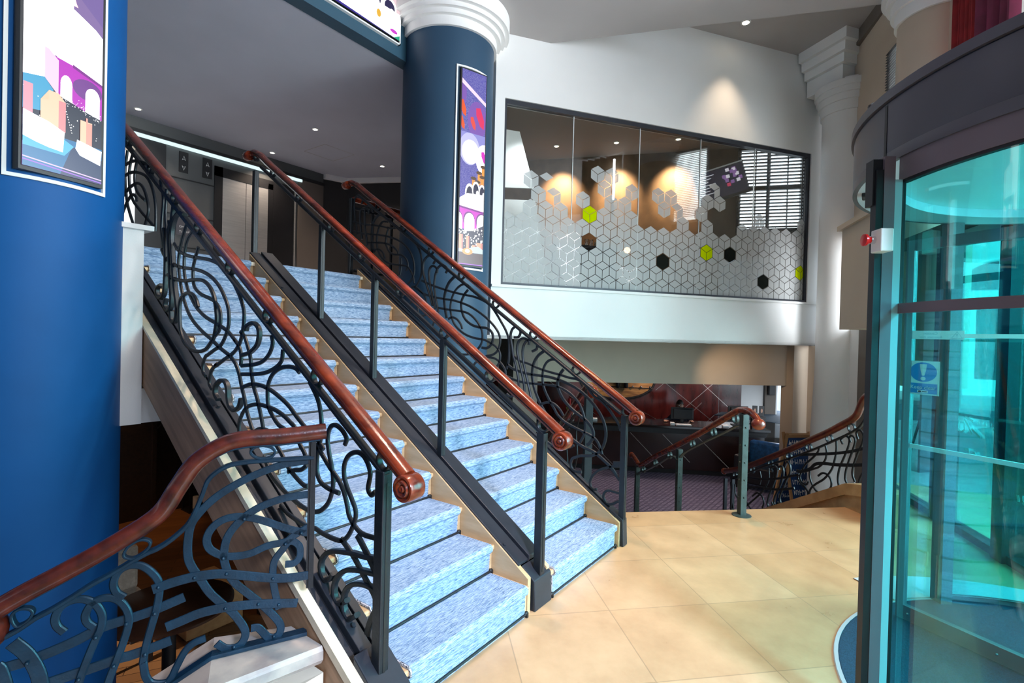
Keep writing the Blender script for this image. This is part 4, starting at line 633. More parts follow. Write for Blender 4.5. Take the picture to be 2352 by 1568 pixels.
# ------------------------------------------------------------------ near balustrade above the stairs to the bar
BO, BD = V((1.25, 1.95, 0)), V((-.8848, .4660, 0)); BN = V((.466, .8848, 0))
BP = lambda u, z: BO + BD * u + V((0, 0, z))
root = thing('balustrade', (1.0, 2.08, .3), 'nearest balustrade of riveted blue-grey iron straps, standing on the pale stone kerb', 'balustrade')
path = [BP(q.x, q.y) for q in smooth_path(T['BLrail'][0][0] + [[.99, .605]], 7)]
osec = [(.034 * math.cos(2 * PI * i / 18), .030 * math.sin(2 * PI * i / 18)) for i in range(18)]
b = MB(); b.sweep(path, osec, tuple(BN)); b.build('handrail', 'mahog_dk', root, smooth=True)
b = MB(); b.ball(BP(1.005, .555), .068, sx=1., sy=1., sz=1.12); b.build('handrail_knob', 'mahog_dk', root, smooth=True)
b = MB(); b.sweep([p + V((0, 0, -.032)) for p in path[2:-4]], rsec(.008, .03), tuple(BN)); b.build('core_strip', 'iron_blue', root, smooth=True)
for k, (pts_, w, t) in enumerate(T['BL']):
    off = BN * (-.006 if 4 <= k <= 5 else (.006 if 6 <= k <= 7 else 0))
    stroke(pts_, w, t, lambda u, z: BP(u, z) + off, tuple(BN), 'strap' if w > .0265 else 'scroll', 'iron_blue', root)
for pts_, w, t in T['BLsub']: stroke(pts_, w, t, BP, tuple(BN), 'sub_rail', 'iron_blue', root)
for pts_, w, t in T['BLbot']:
    b = MB(); b.sweep([BP(*q) for q in pts_], rsec(.016, .05), tuple(BN)); b.build('bottom_rail', 'iron_blue', root)
for pts_ in T['BLring']:
    q = pts_; b = MB(); n_ = len(q); sp = [V(a).to_3d() for a in q]; P_ = []
    for i in range(n_):
        a, c, d, e = sp[i - 1], sp[i], sp[(i + 1) % n_], sp[(i + 2) % n_]
        for k in range(5):
            t = k / 5; P_.append(.5 * ((2 * c) + (d - a) * t + (2 * a - 5 * c + 4 * d - e) * t * t + (3 * c - a - 3 * d + e) * t ** 3))
    b.sweep([BP(p.x, p.y) for p in P_], rsec(.009, .026), tuple(BN), closed=True); b.build('ring', 'iron_blue', root, smooth=True)
for u, z in T['BLriv']:
    b = MB(); b.ball(BP(u, z) - BN * .010, .0068); b.build('rivet', 'iron_blue', root, smooth=True)
b = MB(); b.obox(BO, BD, BN, (0, 0, 1), (-.036, -.012, .50), (-.016, .012, 1.145)); b.obox(BO, BD, BN, (0, 0, 1), (-.016, -.006, .50), (-.008, .006, 1.145)); b.build('post', 'iron', root)
# stone kerb below it
b = MB(); sec = lambda z, w: [(-w, z - .055), (-w + .02, z - .075), (w - .02, z - .075), (w, z - .055), (w, z - .018), (w - .014, z), (-w + .014, z), (-w, z - .018)]
S_ = []
for u, z in ((0.0, .30), (.335, .292), (1.25, -.17)): S_.append([BP(u, 0) + BN * (a - .028) + V((0, 0, zz)) for a, zz in sec(z, .188)])
S_[0] = [V((1.256, p.y - (1.256 - p.x) * (-.5), p.z)) for p in S_[0]]
for r0, r1 in zip(S_, S_[1:]):
    for j in range(8): b.bm.faces.new([b.bm.verts.new(p) for p in (r0[j], r0[(j + 1) % 8], r1[(j + 1) % 8], r1[j])])
b.poly(S_[0]); b.poly(S_[-1][::-1])
struct(b.build('trim_stone_kerb', 'stone'))
b = MB(); q = [BP(-.02, 0) - BN * .15, BP(1.25, 0) - BN * .15, BP(1.25, 0) + BN * .15, BP(-.02, 0) + BN * .15]; q[0].x = q[3].x = 1.255
hh = [.195, -.27, -.27, .195]; b.hexa([V((p.x, p.y, LOW)) for p in q] + [V((p.x, p.y, h)) for p, h in zip(q, hh)]); struct(b.build('wall_kerb', 'cream_panel'))

# ------------------------------------------------------------------ rails of the reception steps
TO, TD = V((5.95, .10, 0)), V((.727, .687, 0)); TN = V((-.687, .727, 0))
TP = lambda u, z: TO + TD * u + V((0, 0, z))
root = thing('balustrade', (6.8, .9, -.3), 'far black scroll balustrade beside the reception steps, in front of the white column', 'balustrade')
path = [TP(q.x, q.y) for q in smooth_path([[2.36, -.262]] + T['Trail'][0][0], 6)]
b = MB(); b.sweep(path, [(a * 1.05, c * 1.05) for a, c in osec], tuple(TN)); b.build('handrail', 'mahog_dk', root, smooth=True)
b = MB(); b.ball(TP(2.34, -.25), .045); b.build('handrail_knob', 'mahog', root, smooth=True)
for pts_, w, t in T['T']: stroke(pts_, w, t, TP, tuple(TN), 'strap' if w > .025 else 'scroll', 'iron', root)
for pts_, w, t in T['Tsub']: stroke(pts_, w, t, TP, tuple(TN), 'sub_rail', 'iron', root)
for c in T['Tring']: ring(c, .040, tuple(TN), TP, root, 'iron', .011, .028)
for u in (2.12, 2.30): b = MB(); b.obox(TO, TD, TN, (0, 0, 1), (u - .02, -.02, LOW), (u + .02, .02, -.30 if u < 2.2 else -.34)); b.build('post', 'iron', root)
b = MB()
for poly in ([(-.22, .30), (.06, .24), (2.4, -1.02), (2.4, -1.12), (.06, .13), (-.22, .19)],): b.prism([TP(u, z) - TN * .10 for u, z in poly], TN * .2)
b.prism([TP(u, z) - TN * .07 for u, z in [(-.22, .19), (.06, .13), (2.4, -1.12), (2.4, LOW), (.0, LOW), (-.22, 0)]], TN * .14)
struct(b.build('trim_stone_stringer', 'stone_tan'))
b = MB(); b.prism([TP(-.22, 0) - TN * .08, TP(-.22, 0) + TN * .08, V((5.52, -.10, 0)), V((5.58, -.24, 0))], (0, 0, .20)); b.prism([TP(-.22, .20) - TN * .11, TP(-.22, .20) + TN * .11, V((5.50, -.07, .20)), V((5.58, -.27, .20))], (0, 0, .10)); struct(b.build('trim_stone_stringer', 'stone_tan'))
# middle handrail with three posts
HO = V((5.04, .964, 0)); HP = lambda u, z, o=0.: HO + E2 * u + E1 * o + V((0, 0, z))
root = thing('handrail', (5.04, .964, 0), 'short free-standing handrail on green-grey posts in the middle of the reception steps', 'handrail')
hp = [(-.22, .885), (-.16, .935), (-.06, .965), (.06, .955), (.2, .90), (.8, .60), (1.4, .32), (2.0, .045), (2.35, -.135), (2.44, -.16), (2.52, -.135), (2.66, -.09), (2.74, -.09)]
path = [HP(q.x, q.y) for q in smooth_path(hp, 5)]
b = MB(); b.sweep(path, [(a * .95, c * .95) for a, c in osec], tuple(E1)); b.build('handrail', 'mahog', root, smooth=True)
b = MB(); b.ball(HP(-.21, .875), .052, sx=1.15, sy=1.15); b.build('handrail_knob', 'mahog', root, smooth=True)
b = MB(); b.ball(HP(2.74, -.09), .042); b.build('handrail_knob', 'mahog', root, smooth=True)
b = MB(); b.sweep([HP(q.x, q.y) for q in smooth_path([(-.02, .83), (.12, .80), (.3, .71), (.8, .48), (1.15, .30), (1.27, .16), (1.29, .02)], 5)], rsec(.012, .04), tuple(E1)); b.build('sub_rail', 'iron_green', root, smooth=True)
b = MB(); b.sweep([HP(q.x, q.y) for q in smooth_path([(1.23, .0), (1.27, .17), (1.45, .20), (1.8, .02), (2.2, -.17), (2.42, -.26), (2.5, -.34)], 5)], rsec(.012, .04), tuple(E1)); b.build('sub_rail', 'iron_green', root, smooth=True)
for u, z in ((.14, .865), (.52, .665), (.95, .455), (1.5, .20), (1.9, .005), (2.28, -.18)): ring((u, z), .040, tuple(E1), HP, root, 'iron_green', .010, .028)
for u, zb_, zt in ((0, 0, .93), (1.25, -.68, .33), (2.5, LOW, -.19)):
    b = MB(); b.obox(HO, E2, E1, (0, 0, 1), (u - .03, -.03, zb_), (u + .03, .03, zt)); po = b.build('post', 'iron_green', root, bevel=.004)
    for k in range(5): b = MB(); b.ball(HP(u - .031, zt - .12 - k * .16), .008); b.ball(HP(u, zt - .12 - k * .16, -.031), .008); b.build('rivet', 'iron_green', po)
b = MB(); b.lathe([(.001, .012), (.055, .012), (.085, .004), (.085, 0), (.001, 0)], HO, 32); b.build('base_plate', 'iron_green', root, smooth=True)
# left handrail of the reception steps, seen end-on behind the right flight
GO_ = V((4.37, 2.21, 0)); GP = lambda u, z: GO_ + E2 * u + V((0, 0, z))
root = thing('handrail', tuple(GO_), 'handrail seen end-on with a round wooden cap, behind the right stair railing', 'handrail')
path = [GP(q.x, q.y) for q in smooth_path([(-.12, 1.10), (0, 1.13), (.12, 1.10), (.5, .90), (1.2, .52), (2.0, .12), (2.4, -.05)], 5)]
b = MB(); b.sweep(path, osec, tuple(E1)); b.build('handrail', 'mahog', root, smooth=True)
b = MB(); b.ball(GP(-.12, 1.09), .056, sz=1.05); b.build('handrail_knob', 'mahog', root, smooth=True)
b = MB(); b.obox(GO_, E2, E1, (0, 0, 1), (-.035, -.035, LOW), (.035, .035, 1.10)); b.build('post', 'iron', root)
b = MB(); b.sweep([GP(u, z - .12) for u, z in ((.03, 1.08), (.5, .90), (1.2, .52), (2.0, .12), (2.4, -.05))], rsec(.012, .035), tuple(E1)); b.build('sub_rail', 'iron', root)
for s in ([(.05, .9), (.14, .8), (.10, .65), (.03, .55), (.10, .45), (.2, .3)], [(.05, .5), (.16, .35), (.12, .15), (.03, .1), (.1, -.1)], [(.3, .8), (.42, .62), (.36, .4), (.45, .2), (.4, 0)], [(.7, .6), (.8, .4), (.74, .2), (.84, 0), (.8, -.2)]): stroke(s, .02, .014, GP, tuple(E1), 'scroll', 'iron', root)
# ------------------------------------------------------------------ recessed display screens
E_ = {}
def em(c, s=1.):
    s = s * (.70 if s < 1.45 else 1.)
    k = (tuple(round(x, 3) for x in c), round(s, 2))
    if k not in E_: E_[k] = emit('screen_colour', c, s)
    return E_[k]
def star_sky(name, c, c2, s):
    m, t, bb = nt(name); bb.inputs['Base Color'].default_value = (0, 0, 0, 1); bb.inputs['Emission Strength'].default_value = s
    tc = t.nodes.new('ShaderNodeTexCoord'); n = t.nodes.new('ShaderNodeTexNoise'); n.inputs['Scale'].default_value = 420; n.inputs['Detail'].default_value = 0
    link(t, tc.outputs['Object'], n.inputs['Vector']); r = t.nodes.new('ShaderNodeValToRGB'); link(t, n.outputs['Fac'], r.inputs['Fac'])
    e = r.color_ramp.elements; e[0].position = .45; e[0].color = (*c, 1); e[1].position = .85; e[1].color = (*c2, 1)
    link(t, r.outputs[0], bb.inputs['Emission Color']); return m
SKY = star_sky('screen_star_sky', (.035, .025, .42), (.62, .6, .95), .7)
def art(o, ex, n, shapes, parent, label):
    """flat picture: list of (polygon in metres, material), each layer a hair in front of the last"""
    b = MB(); o = V(o); ex = V(ex); n = V(n)
    for k, (poly, m) in enumerate(shapes):
        b.mi(m); f = b.poly([o + ex * x + V((0, 0, z)) + n * (.0006 + .00003 * k) for x, z in poly], m)
    bmesh.ops.triangulate(b.bm, faces=[f for f in b.bm.faces if len(f.verts) > 4])
    p = b.build('picture', None, parent, weld=False); return p
def clip(poly, x0, z0, x1, z1):
    def cut(P, ins, isx):
        out = []
        for i in range(len(P)):
            a, c = P[i], P[(i + 1) % len(P)]
            if ins(a): out.append(a)
            if ins(a) != ins(c): out.append(isx(a, c))
        return out
    def ix(v): return lambda a, c: (v, a[1] + (c[1] - a[1]) * (v - a[0]) / (c[0] - a[0]))
    def iz(v): return lambda a, c: (a[0] + (c[0] - a[0]) * (v - a[1]) / (c[1] - a[1]), v)
    for ins, isx in ((lambda p: p[0] >= x0, ix(x0)), (lambda p: p[0] <= x1, ix(x1)), (lambda p: p[1] >= z0, iz(z0)), (lambda p: p[1] <= z1, iz(z1))):
        if len(poly) < 3: return []
        poly = cut(poly, ins, isx)
    return poly
ell = lambda x, z, rx, rz, n=20: [(x + rx * math.cos(2 * PI * i / n), z + rz * math.sin(2 * PI * i / n)) for i in range(n)]
rect = lambda x0, z0, x1, z1: [(x0, z0), (x1, z0), (x1, z1), (x0, z1)]
WHT, VIO, MAG, MAGD, NAVY, PEA, ORG, PINK, LAV = em((1, 1, 1), 1.6), em((.30, .14, .62), .9), em((.78, .01, .72)), em((.22, .0, .30)), em((.008, .006, .05)), em((1., .50, .30)), em((1., .13, .03)), em((.95, .04, .16)), em((.62, .62, .95), 1.1)
def winter_scene(w, h, z0, base):
    """snowy winter picture of width w from z0 to z0+h, bottom motif starting at base"""
    S = [(rect(0, z0, w, z0 + h), SKY)]; A = lambda p, m: S.append((p, m)); x = lambda f: f * w; z = lambda q: base + q
    A(ell(x(.05), z(1.70), x(.14), .12), VIO); A(ell(x(.65), z(1.45), x(.40), .20), VIO); A(rect(0, z(1.05), w, z(1.30)), em((.36, .36, .86)))
    A(ell(x(.36), z(1.13), x(.42), .17), LAV); A(ell(x(.40), z(1.10), x(.36), .13), em((.85, .85, 1.), 1.3)); A(ell(x(.98), z(1.05), x(.36), .16), WHT)
    for px, pz, s, m in ((.02, 1.56, 1., ORG), (.0, 1.40, .8, ORG), (.45, 1.42, .8, em((1., .10, .08))), (.72, 1.50, 1.3, PINK), (.93, 1.08, .8, em((.9, .03, .7)))):
        A([(x(px - .10 * s), z(pz + .06 * s)), (x(px + .04 * s), z(pz + .07 * s)), (x(px + .17 * s), z(pz - .03 * s)), (x(px + .16 * s), z(pz - .10 * s)), (x(px + .04 * s), z(pz - .08 * s)), (x(px - .09 * s), z(pz + .0 * s))], m)
    A([(0, z(1.80)), (w, z(1.62)), (w, z(1.66)), (0, z(1.85))], em((1., .75, .95), 1.2))
    for px, pz in ((.95, .97), (.78, .90), (.92, .86), (.55, .83), (.72, .80)):                   # copper stems with dark caps
        A(rect(x(px - .06), z(pz - .13), x(px + .07), z(pz)), em((1., .42, .06))); A(ell(x(px), z(pz), x(.12), .018), em((.12, .06, .02)))
    for px, pz, r in ((.40, .66, .19), (.66, .71, .16), (.92, .70, .14)):
        A(ell(x(px), z(pz), x(r), .085 * r / .15), WHT); A(ell(x(px), z(pz - .005), x(r * .72), .066 * r / .15), NAVY); A(ell(x(px + .06), z(pz - .03), x(r * .3), .028), WHT)
    A([(0, z(.50)), (w, z(.47)), (w, z(.67)), (x(.3), z(.66)), (0, z(.60))], WHT)
    A([(0, z(.37)), (w, z(.33)), (w, z(.49)), (0, z(.52))], MAG); A([(0, z(.50)), (w, z(.47)), (w, z(.485)), (0, z(.52))], MAGD); A(rect(0, z(.28), w, z(.42)), MAG)
    for px in (-.1, .40, .92):
        A(ell(x(px), z(.38), x(.24), .09), MAGD); A(ell(x(px + .02), z(.37), x(.21), .085), WHT); A(rect(x(px - .19), z(.26), x(px + .23), z(.38)), WHT)
    A([(0, z(.28)), (x(.3), z(.26)), (x(.55), z(.27)), (x(.8), z(.31)), (w, z(.34)), (w, z(.03)), (0, z(.03))], NAVY)
    random.seed(int(w * 1000))
    for _ in range(70):
        q = random.random(); rr = random.choice((.004, .006, .009)); A(ell(random.random() * w, z(.10 + .20 * q), rr, rr * 1.1, 7), WHT)
    for px, ww, hh in ((.08, .16, .22), (.36, .13, .21), (.62, .16, .12), (.86, .26, .15)):
        A(rect(x(px - ww / 2), z(.04), x(px + ww / 2), z(hh)), PEA); A(rect(x(px + ww * .2), z(.04), x(px + ww / 2), z(hh)), em((.95, .26, .22)))
    A([(0, z(.02)), (w, z(.02)), (w, z(.08)), (x(.8), z(.11)), (x(.5), z(.09)), (x(.25), z(.06)), (0, z(.07))], em((.55, .78, 1.), 1.2))
    A(rect(0, z(-.10), w, z(.035)), em((.07, .012, .012))); A(ell(x(.36), z(.045), x(.22), .035), em((1., .35, .06), 1.2)); A(ell(x(.36), z(.05), x(.10), .02), em((1., .85, .5), 2.))
    A(rect(0, z(-.10), w, z(-.085)), em((.45, .05, .85)))
    return [(clip(p, 0, z0, w, z0 + h), m) for p, m in S]
def bright_scene(w, h, z0, base):
    S = [(rect(0, z0, w, z0 + h), em((.30, .20, .48)))]; X = lambda f: f * w; B = lambda q: z0 + q; A = lambda p, m: S.append((p, m))
    W2, PKL, CY = em((1, 1, 1), 3.2), em((1., .62, .85), 1.3), em((.10, .50, .85), 1.)
    A([(X(.55), B(1.0)), (X(.62), B(1.6)), (X(1), B(1.6)), (X(1), B(.86))], em((.24, .16, .46))); A([(X(.5), B(1.9)), (X(.7), B(1.35)), (X(1), B(1.28)), (X(1), B(2.1))], em((.7, .55, .85), 1.2))
    A(rect(0, B(.60), X(.60), B(2.08)), W2); A([(X(.4), B(.55)), (X(1), B(.50)), (X(1), B(.80)), (X(.9), B(.83)), (X(.8), B(.82)), (X(.62), B(.88)), (X(.4), B(.9))], em((.96, .97, 1.), 1.9))
    for k in range(7): A([(X(.44 + .02 * k), B(1.25 - .05 * k)), (X(.47 + .02 * k), B(1.25 - .05 * k)), (X(.60 + .01 * k), B(.9)), (X(.585 + .01 * k), B(.9))], em((1., .50, .52), 1.5))
    A([(0, B(.36)), (X(1), B(.34)), (X(1), B(.54)), (X(.6), B(.585)), (X(.3), B(.60)), (0, B(.60))], em((.62, .02, .66))); A([(0, B(.36)), (X(.42), B(.36)), (X(.42), B(.58)), (X(.3), B(.62)), (0, B(.64))], PKL); A([(0, B(.45)), (X(.25), B(.45)), (X(.25), B(.66)), (0, B(.66))], W2)
    A([(X(.6), B(.575)), (X(1), B(.53)), (X(1), B(.545)), (X(.6), B(.592))], em((.26, .02, .34)))
    A(ell(X(.80), B(.485), X(.20), .055), em((.22, .05, .36))); 
    for px, pz, r_ in ((.52, .47, .075), (.87, .455, .10)): A(ell(X(px), B(pz), X(r_), .05), W2); A(rect(X(px - r_), B(.34), X(px + r_), B(pz)), em((.92, .93, 1.), 1.5))
    A([(0, B(.45)), (X(.25), B(.47)), (X(.42), B(.40)), (X(.6), B(.385)), (X(.8), B(.365)), (X(1), B(.35)), (X(1), B(.12)), (0, B(.12))], em((.004, .016, .05))); A([(0, B(.45)), (X(.25), B(.47)), (X(.36), B(.42)), (X(.3), B(.30)), (0, B(.28))], em((.05, .42, .72), 1.1))
    random.seed(3)
    for _ in range(90): q = random.random(); A(ell(X(.42 + .56 * q), B(.40 - .05 * q + random.gauss(0, .012)), .0016, .0018, 6), WHT)
    for _ in range(40): A(ell(X(random.random()), B(.20 + .2 * random.random()), .0022, .0025, 6), WHT)
    for k in range(16): A(ell(X(.45 + .14 * k / 15), B(.42 - .19 * k / 15), .0025, .0028, 6), WHT)
    P1, P2 = em((1., .42, .34), 1.15), em((1., .62, .42), 1.3)
    A(rect(0, B(.25), X(.11), B(.41)), em((1., .36, .46), 1.2)); A([(X(.20), B(.22)), (X(.51), B(.22)), (X(.51), B(.37)), (X(.42), B(.39)), (X(.42), B(.41)), (X(.30), B(.41)), (X(.30), B(.36)), (X(.20), B(.35))], P2); A(rect(X(.42), B(.22), X(.51), B(.375)), em((1., .34, .36), 1.1))
    A(rect(X(.70), B(.18), X(.86), B(.315)), P2); A(rect(X(.78), B(.18), X(.86), B(.31)), P1); A(rect(X(.775), B(.31), X(.80), B(.335)), P1)
    A(rect(0, z0, w, B(.19)), em((.0, .20, .48), 1.)); A([(X(.45), z0), (w, z0), (w, B(.13)), (X(.6), B(.16))], em((.002, .035, .14))); A([(0, B(.10)), (X(.5), B(.10)), (X(.62), B(.16)), (X(.4), B(.2)), (0, B(.2))], em((.08, .55, .85), 1.1))
    A([(0, B(.145)), (X(.15), B(.13)), (X(.3), B(.12)), (X(.48), B(.115)), (X(.50), B(.22)), (X(.3), B(.25)), (0, B(.275))], em((.80, .92, 1.), 1.5)); A([(X(.64), B(.155)), (X(.7), B(.125)), (X(.98), B(.10)), (w, B(.18)), (X(.8), B(.195)), (X(.66), B(.205))], em((.90, .96, 1.), 1.5))
    for z_, c_ in ((.030, (.75, .55, 1.)), (.016, (.35, .12, .85))): A([(0, B(z_ + .012)), (w, B(z_ - .012)), (w, B(z_ - .006)), (0, B(z_ + .018))], em(c_, 1.2))
    return [(clip(p, 0, z0, w, z0 + h), m) for p, m in S]
def column_screen(c, r, deg, u0, u1, z0, z1, label, shapes_fn, mat, dep=.47):
    """screen set into a round column; curved white trim follows the column"""
    c = V((*c, 0)); v = (V((0, 0, 0)) - c).normalized(); a = math.radians(deg)
    n = V((v.x * math.cos(a) - v.y * math.sin(a), v.x * math.sin(a) + v.y * math.cos(a), 0)); ex = V((-n.y, n.x, 0)); ang0 = math.atan2(n.y, n.x)
    o = c + n * dep
    root = thing('display_screen', tuple(o + V((0, 0, z0))), label, 'screen')
    # recess lining (dark) as a shallow box wrapped by the trim
    th = lambda u: math.asin(max(-.99, min(.99, u / r)))
    rr = r + .012; N = 14; a0, a1 = th(u0), th(u1); W_ = .016 / r
    b = MB()
    def arc(z, ra, aa, ab): return [c + V((ra * math.cos(ang0 + aa + (ab - aa) * i / N), ra * math.sin(ang0 + aa + (ab - aa) * i / N), z)) for i in range(N + 1)]
    def band(za, zb, aa, ab):
        for i in range(N):
            for ra in (rr,):
                q = [arc(za, rr, aa, ab)[i], arc(za, rr, aa, ab)[i + 1], arc(za, r - .004, aa, ab)[i + 1], arc(za, r - .004, aa, ab)[i]]
                t = [p + V((0, 0, zb - za)) for p in q]; b.hexa(q + t)
    band(z0, z0 + .018, a0, a1); band(z1 - .018, z1, a0, a1); band(z0, z1, a0, a0 + W_); band(z0, z1, a1 - W_, a1)
    b.build('trim_frame', 'white', root)
    return root, o, ex, n
def build_screen(c, r, deg, u0, u1, z0, z1, su0, su1, sz0, sz1, label, base, mat, fn=winter_scene):
    root, o, ex, n = column_screen(c, r, deg, u0, u1, z0, z1, label, None, mat)
    front = r * math.cos(math.asin(min(.95, max(abs(u0), abs(u1)) / r)))
    d = r + .014
    o2 = V((*c, 0)) + n * d
    # bezel stands proud of the curve so that the flat panel clears it
    b = MB(); b.obox(o2, ex, n, (0, 0, 1), (su0 - .012, -.05, sz0 - .02), (su1 + .012, -.002, sz1 + .012)); b.build('bezel', 'black', root)
    art(o2 + ex * su0, ex, n, fn(su1 - su0, sz1 - sz0, sz0, base), root, label)
    return root
build_screen((4.29, 4.05), .51, 28, -.167, .218, 2.29, 4.425, -.118, .180, 2.34, 4.385, 'tall narrow screen with a purple winter picture on the slate-blue column', 2.435, 'slate')
build_screen((.69, 3.98), .5, 25, -.247, .185, 2.32, 4.5, -.208, .142, 2.375, 4.45, 'bright winter screen set into the royal-blue column at the far left', 2.52, 'blue', bright_scene)
# screen on the blue beam over the landing edge
root = thing('display_screen', (3.15, 4.23, 4.65), 'wide screen with a magenta picture on the slate-blue beam over the stairs', 'screen')
b = MB(); xs0, xs1, zs0, zs1 = .95, 3.70, 4.660, 5.142
for a, c in (((xs0, 4.205, zs0), (xs1, 4.24, zs0 + .014)), ((xs0, 4.205, zs1), (xs1, 4.24, zs1 + .014)), ((xs1 - .014, 4.205, zs0), (xs1, 4.24, zs1)), ((xs0, 4.205, zs0), (xs0 + .014, 4.24, zs1))): b.box(a, c)
b.build('trim_frame', 'white', root)
b = MB(); b.box((xs0 + .014, 4.20, zs0 + .030), (xs1 - .020, 4.238, zs1)); b.build('bezel', 'black', root)
S = [(rect(0, 0, 2.8, .46), em((.05, .03, .35)))]; A = lambda p, m: S.append((clip(p, 0, 0, 2.8, .46), m))
for k in range(3):
    o = .95 * k - .12
    A(rect(o, .03, o + .62, .11), em((.30, .16, .85))); A(ell(o + .30, .07, .17, .05), WHT)
    for q in range(5): A(rect(o + .34 + q * .10, .10, o + .41 + q * .10, .24 + .04 * (q % 2)), PEA if q % 2 else em((.55, .75, 1.)))
    A([(o + .45, .24), (o + 1.0, .17), (o + 1.0, .46), (o + .45, .46)], MAG); A(ell(o + .62, .22, .10, .12), NAVY); A(ell(o + .63, .19, .085, .11), WHT); A(ell(o + .5, .40, .16, .10), WHT)
A(rect(2.30, .26, 2.62, .46), em((1., .40, .05))); A(rect(2.42, .26, 2.50, .46), em((.85, .12, .02))); A(ell(2.66, .36, .16, .16), em((1., .75, .80)))
for px, pz, r_ in ((2.24, .25, .13), (2.46, .30, .11), (2.66, .29, .09)):
    A(ell(px, pz, r_, r_), WHT); A(ell(px, pz - .01, r_ * .76, r_ * .78), em((.02, .015, .09))); A(ell(px + .03, pz - .045, r_ * .34, r_ * .34), WHT)
A([(2.08, .02), (2.8, .0), (2.8, .27), (2.55, .26), (2.3, .22), (2.14, .16)], WHT); A(ell(2.52, .15, .028, .04), em((1., .55, .05))); A(ell(2.72, .06, .05, .02), em((.75, .05, .75))); A([(2.72, .0), (2.8, .0), (2.8, .05)], em((.02, .45, .25)))
art((xs1 - .022 - 2.8, 4.199, zs0 + .034), (1, 0, 0), (0, -1, 0), S, root, '')

# ------------------------------------------------------------------ lift lobby
door = MB(); door.box((3.772, 8.527, LZ), (3.896, 8.585, 4.159)); door.box((4.641, 8.527, LZ), (4.727, 8.585, 4.101)); door.box((3.772, 8.527, 4.006), (5.109, 8.585, 4.159)); door.box((4.727, 8.522, LZ), (5.109, 8.580, 4.006))
door = struct(door.build('door_1', 'black'))
for x0, x1 in ((3.896, 4.264), (4.273, 4.641)): b = MB(); b.box((x0, 8.532, LZ), (x1, 8.545, 4.006)); b.build('lift_leaf', 'steel', door)
b = MB(); b.box((5.123, 8.518, LZ), (5.147, 8.546, 4.082)); b.build('steel_jamb', 'steel', door)
b = MB(); b.box((1.432, 8.499, 4.278), (5.252, 8.537, 4.321)); tag(b.build('strip_light', 'led'), 'long thin white LED strip above the lift doors', 'light')
b = MB(); b.box((1.432, 8.480, 4.321), (5.701, 8.546, 4.369)); struct(b.build('trim_lightshelf', 'black'))
b = MB(); b.box((3.075, 8.532, LZ), (3.099, 8.548, 4.273)); b.box((3.103, 8.532, 3.825), (3.772, 8.548, 3.839)); b.box((3.103, 8.532, 3.280), (3.772, 8.548, 3.295)); b.box((3.103, 8.532, 2.803), (3.772, 8.548, 2.817)); b.box((2.721, 8.527, LZ), (3.075, 8.546, 4.273)); struct(b.build('trim_lift_grooves', 'black'))
b = MB(); b.box((2.196, 8.527, LZ), (2.721, 8.544, 4.035)); struct(b.build('door_2', 'steel'))
for x, w, lab in ((3.333, .124, 'left black panel with up and down arrows on the lift lobby wall'), (3.667, .134, 'right black panel with up and down arrows beside the steel lift doors')):
    r0 = thing('lift_arrow_sign', (x, 8.537, 3.93), lab, 'sign')
    b = MB(); b.box((x - w / 2, 8.532, 3.93), (x + w / 2, 8.545, 4.235)); b.build('sign_plate', 'black', r0)
    for z, s in ((4.14, 1), (3.997, -1)):
        b = MB(); pts = [(x - .022, 8.530, z - .028 * s), (x, 8.530, z + .034 * s), (x + .022, 8.530, z - .028 * s)]; b.tube(pts + [(x, 8.530, z - .012 * s)], .0042, 6, 'white', closed=True); b.build('arrow', 'white', r0)
r0 = thing('lift_sign', (3.390, 8.537, 2.994), 'grey information plate with small white lettering beside the lift', 'sign')
b = MB(); b.box((3.247, 8.535, 2.984), (3.533, 8.546, 3.252)); b.build('sign_plate', 'silver', r0)
def text(body, o, ex, up, size, mat, name='lettering', parent=None, ext=.0008, align='LEFT'):
    cu = bpy.data.curves.new(name, 'FONT'); cu.body = body; cu.size = size; cu.extrude = ext; cu.align_x = align
    ob = bpy.data.objects.new(name, cu); col.objects.link(ob)
    ex = V(ex).normalized(); up = V(up).normalized(); n = ex.cross(up)
    mw = Matrix(((ex.x, up.x, n.x, o[0]), (ex.y, up.y, n.y, o[1]), (ex.z, up.z, n.z, o[2]), (0, 0, 0, 1)))
    bpy.context.view_layer.update(); dg = bpy.context.evaluated_depsgraph_get()
    me = bpy.data.meshes.new_from_object(ob.evaluated_get(dg)); me.transform(mw); col.objects.unlink(ob); bpy.data.objects.remove(ob)
    me.materials.clear(); me.materials.append(M[mat]); o2 = bpy.data.objects.new(name, me); col.objects.link(o2)
    if parent is not None: o2.parent = parent; o2.matrix_parent_inverse = parent.matrix_world.inverted()
    return o2
text('Ground', (3.285, 8.533, 3.099), (0.955, 0.000, 0.072), (0.000, 0.000, 1.027), .05, 'white', parent=r0); text('To exit', (3.285, 8.533, 3.022), (0.955, 0.000, 0.072), (0.000, 0.000, 1.027), .05, 'white', parent=r0)

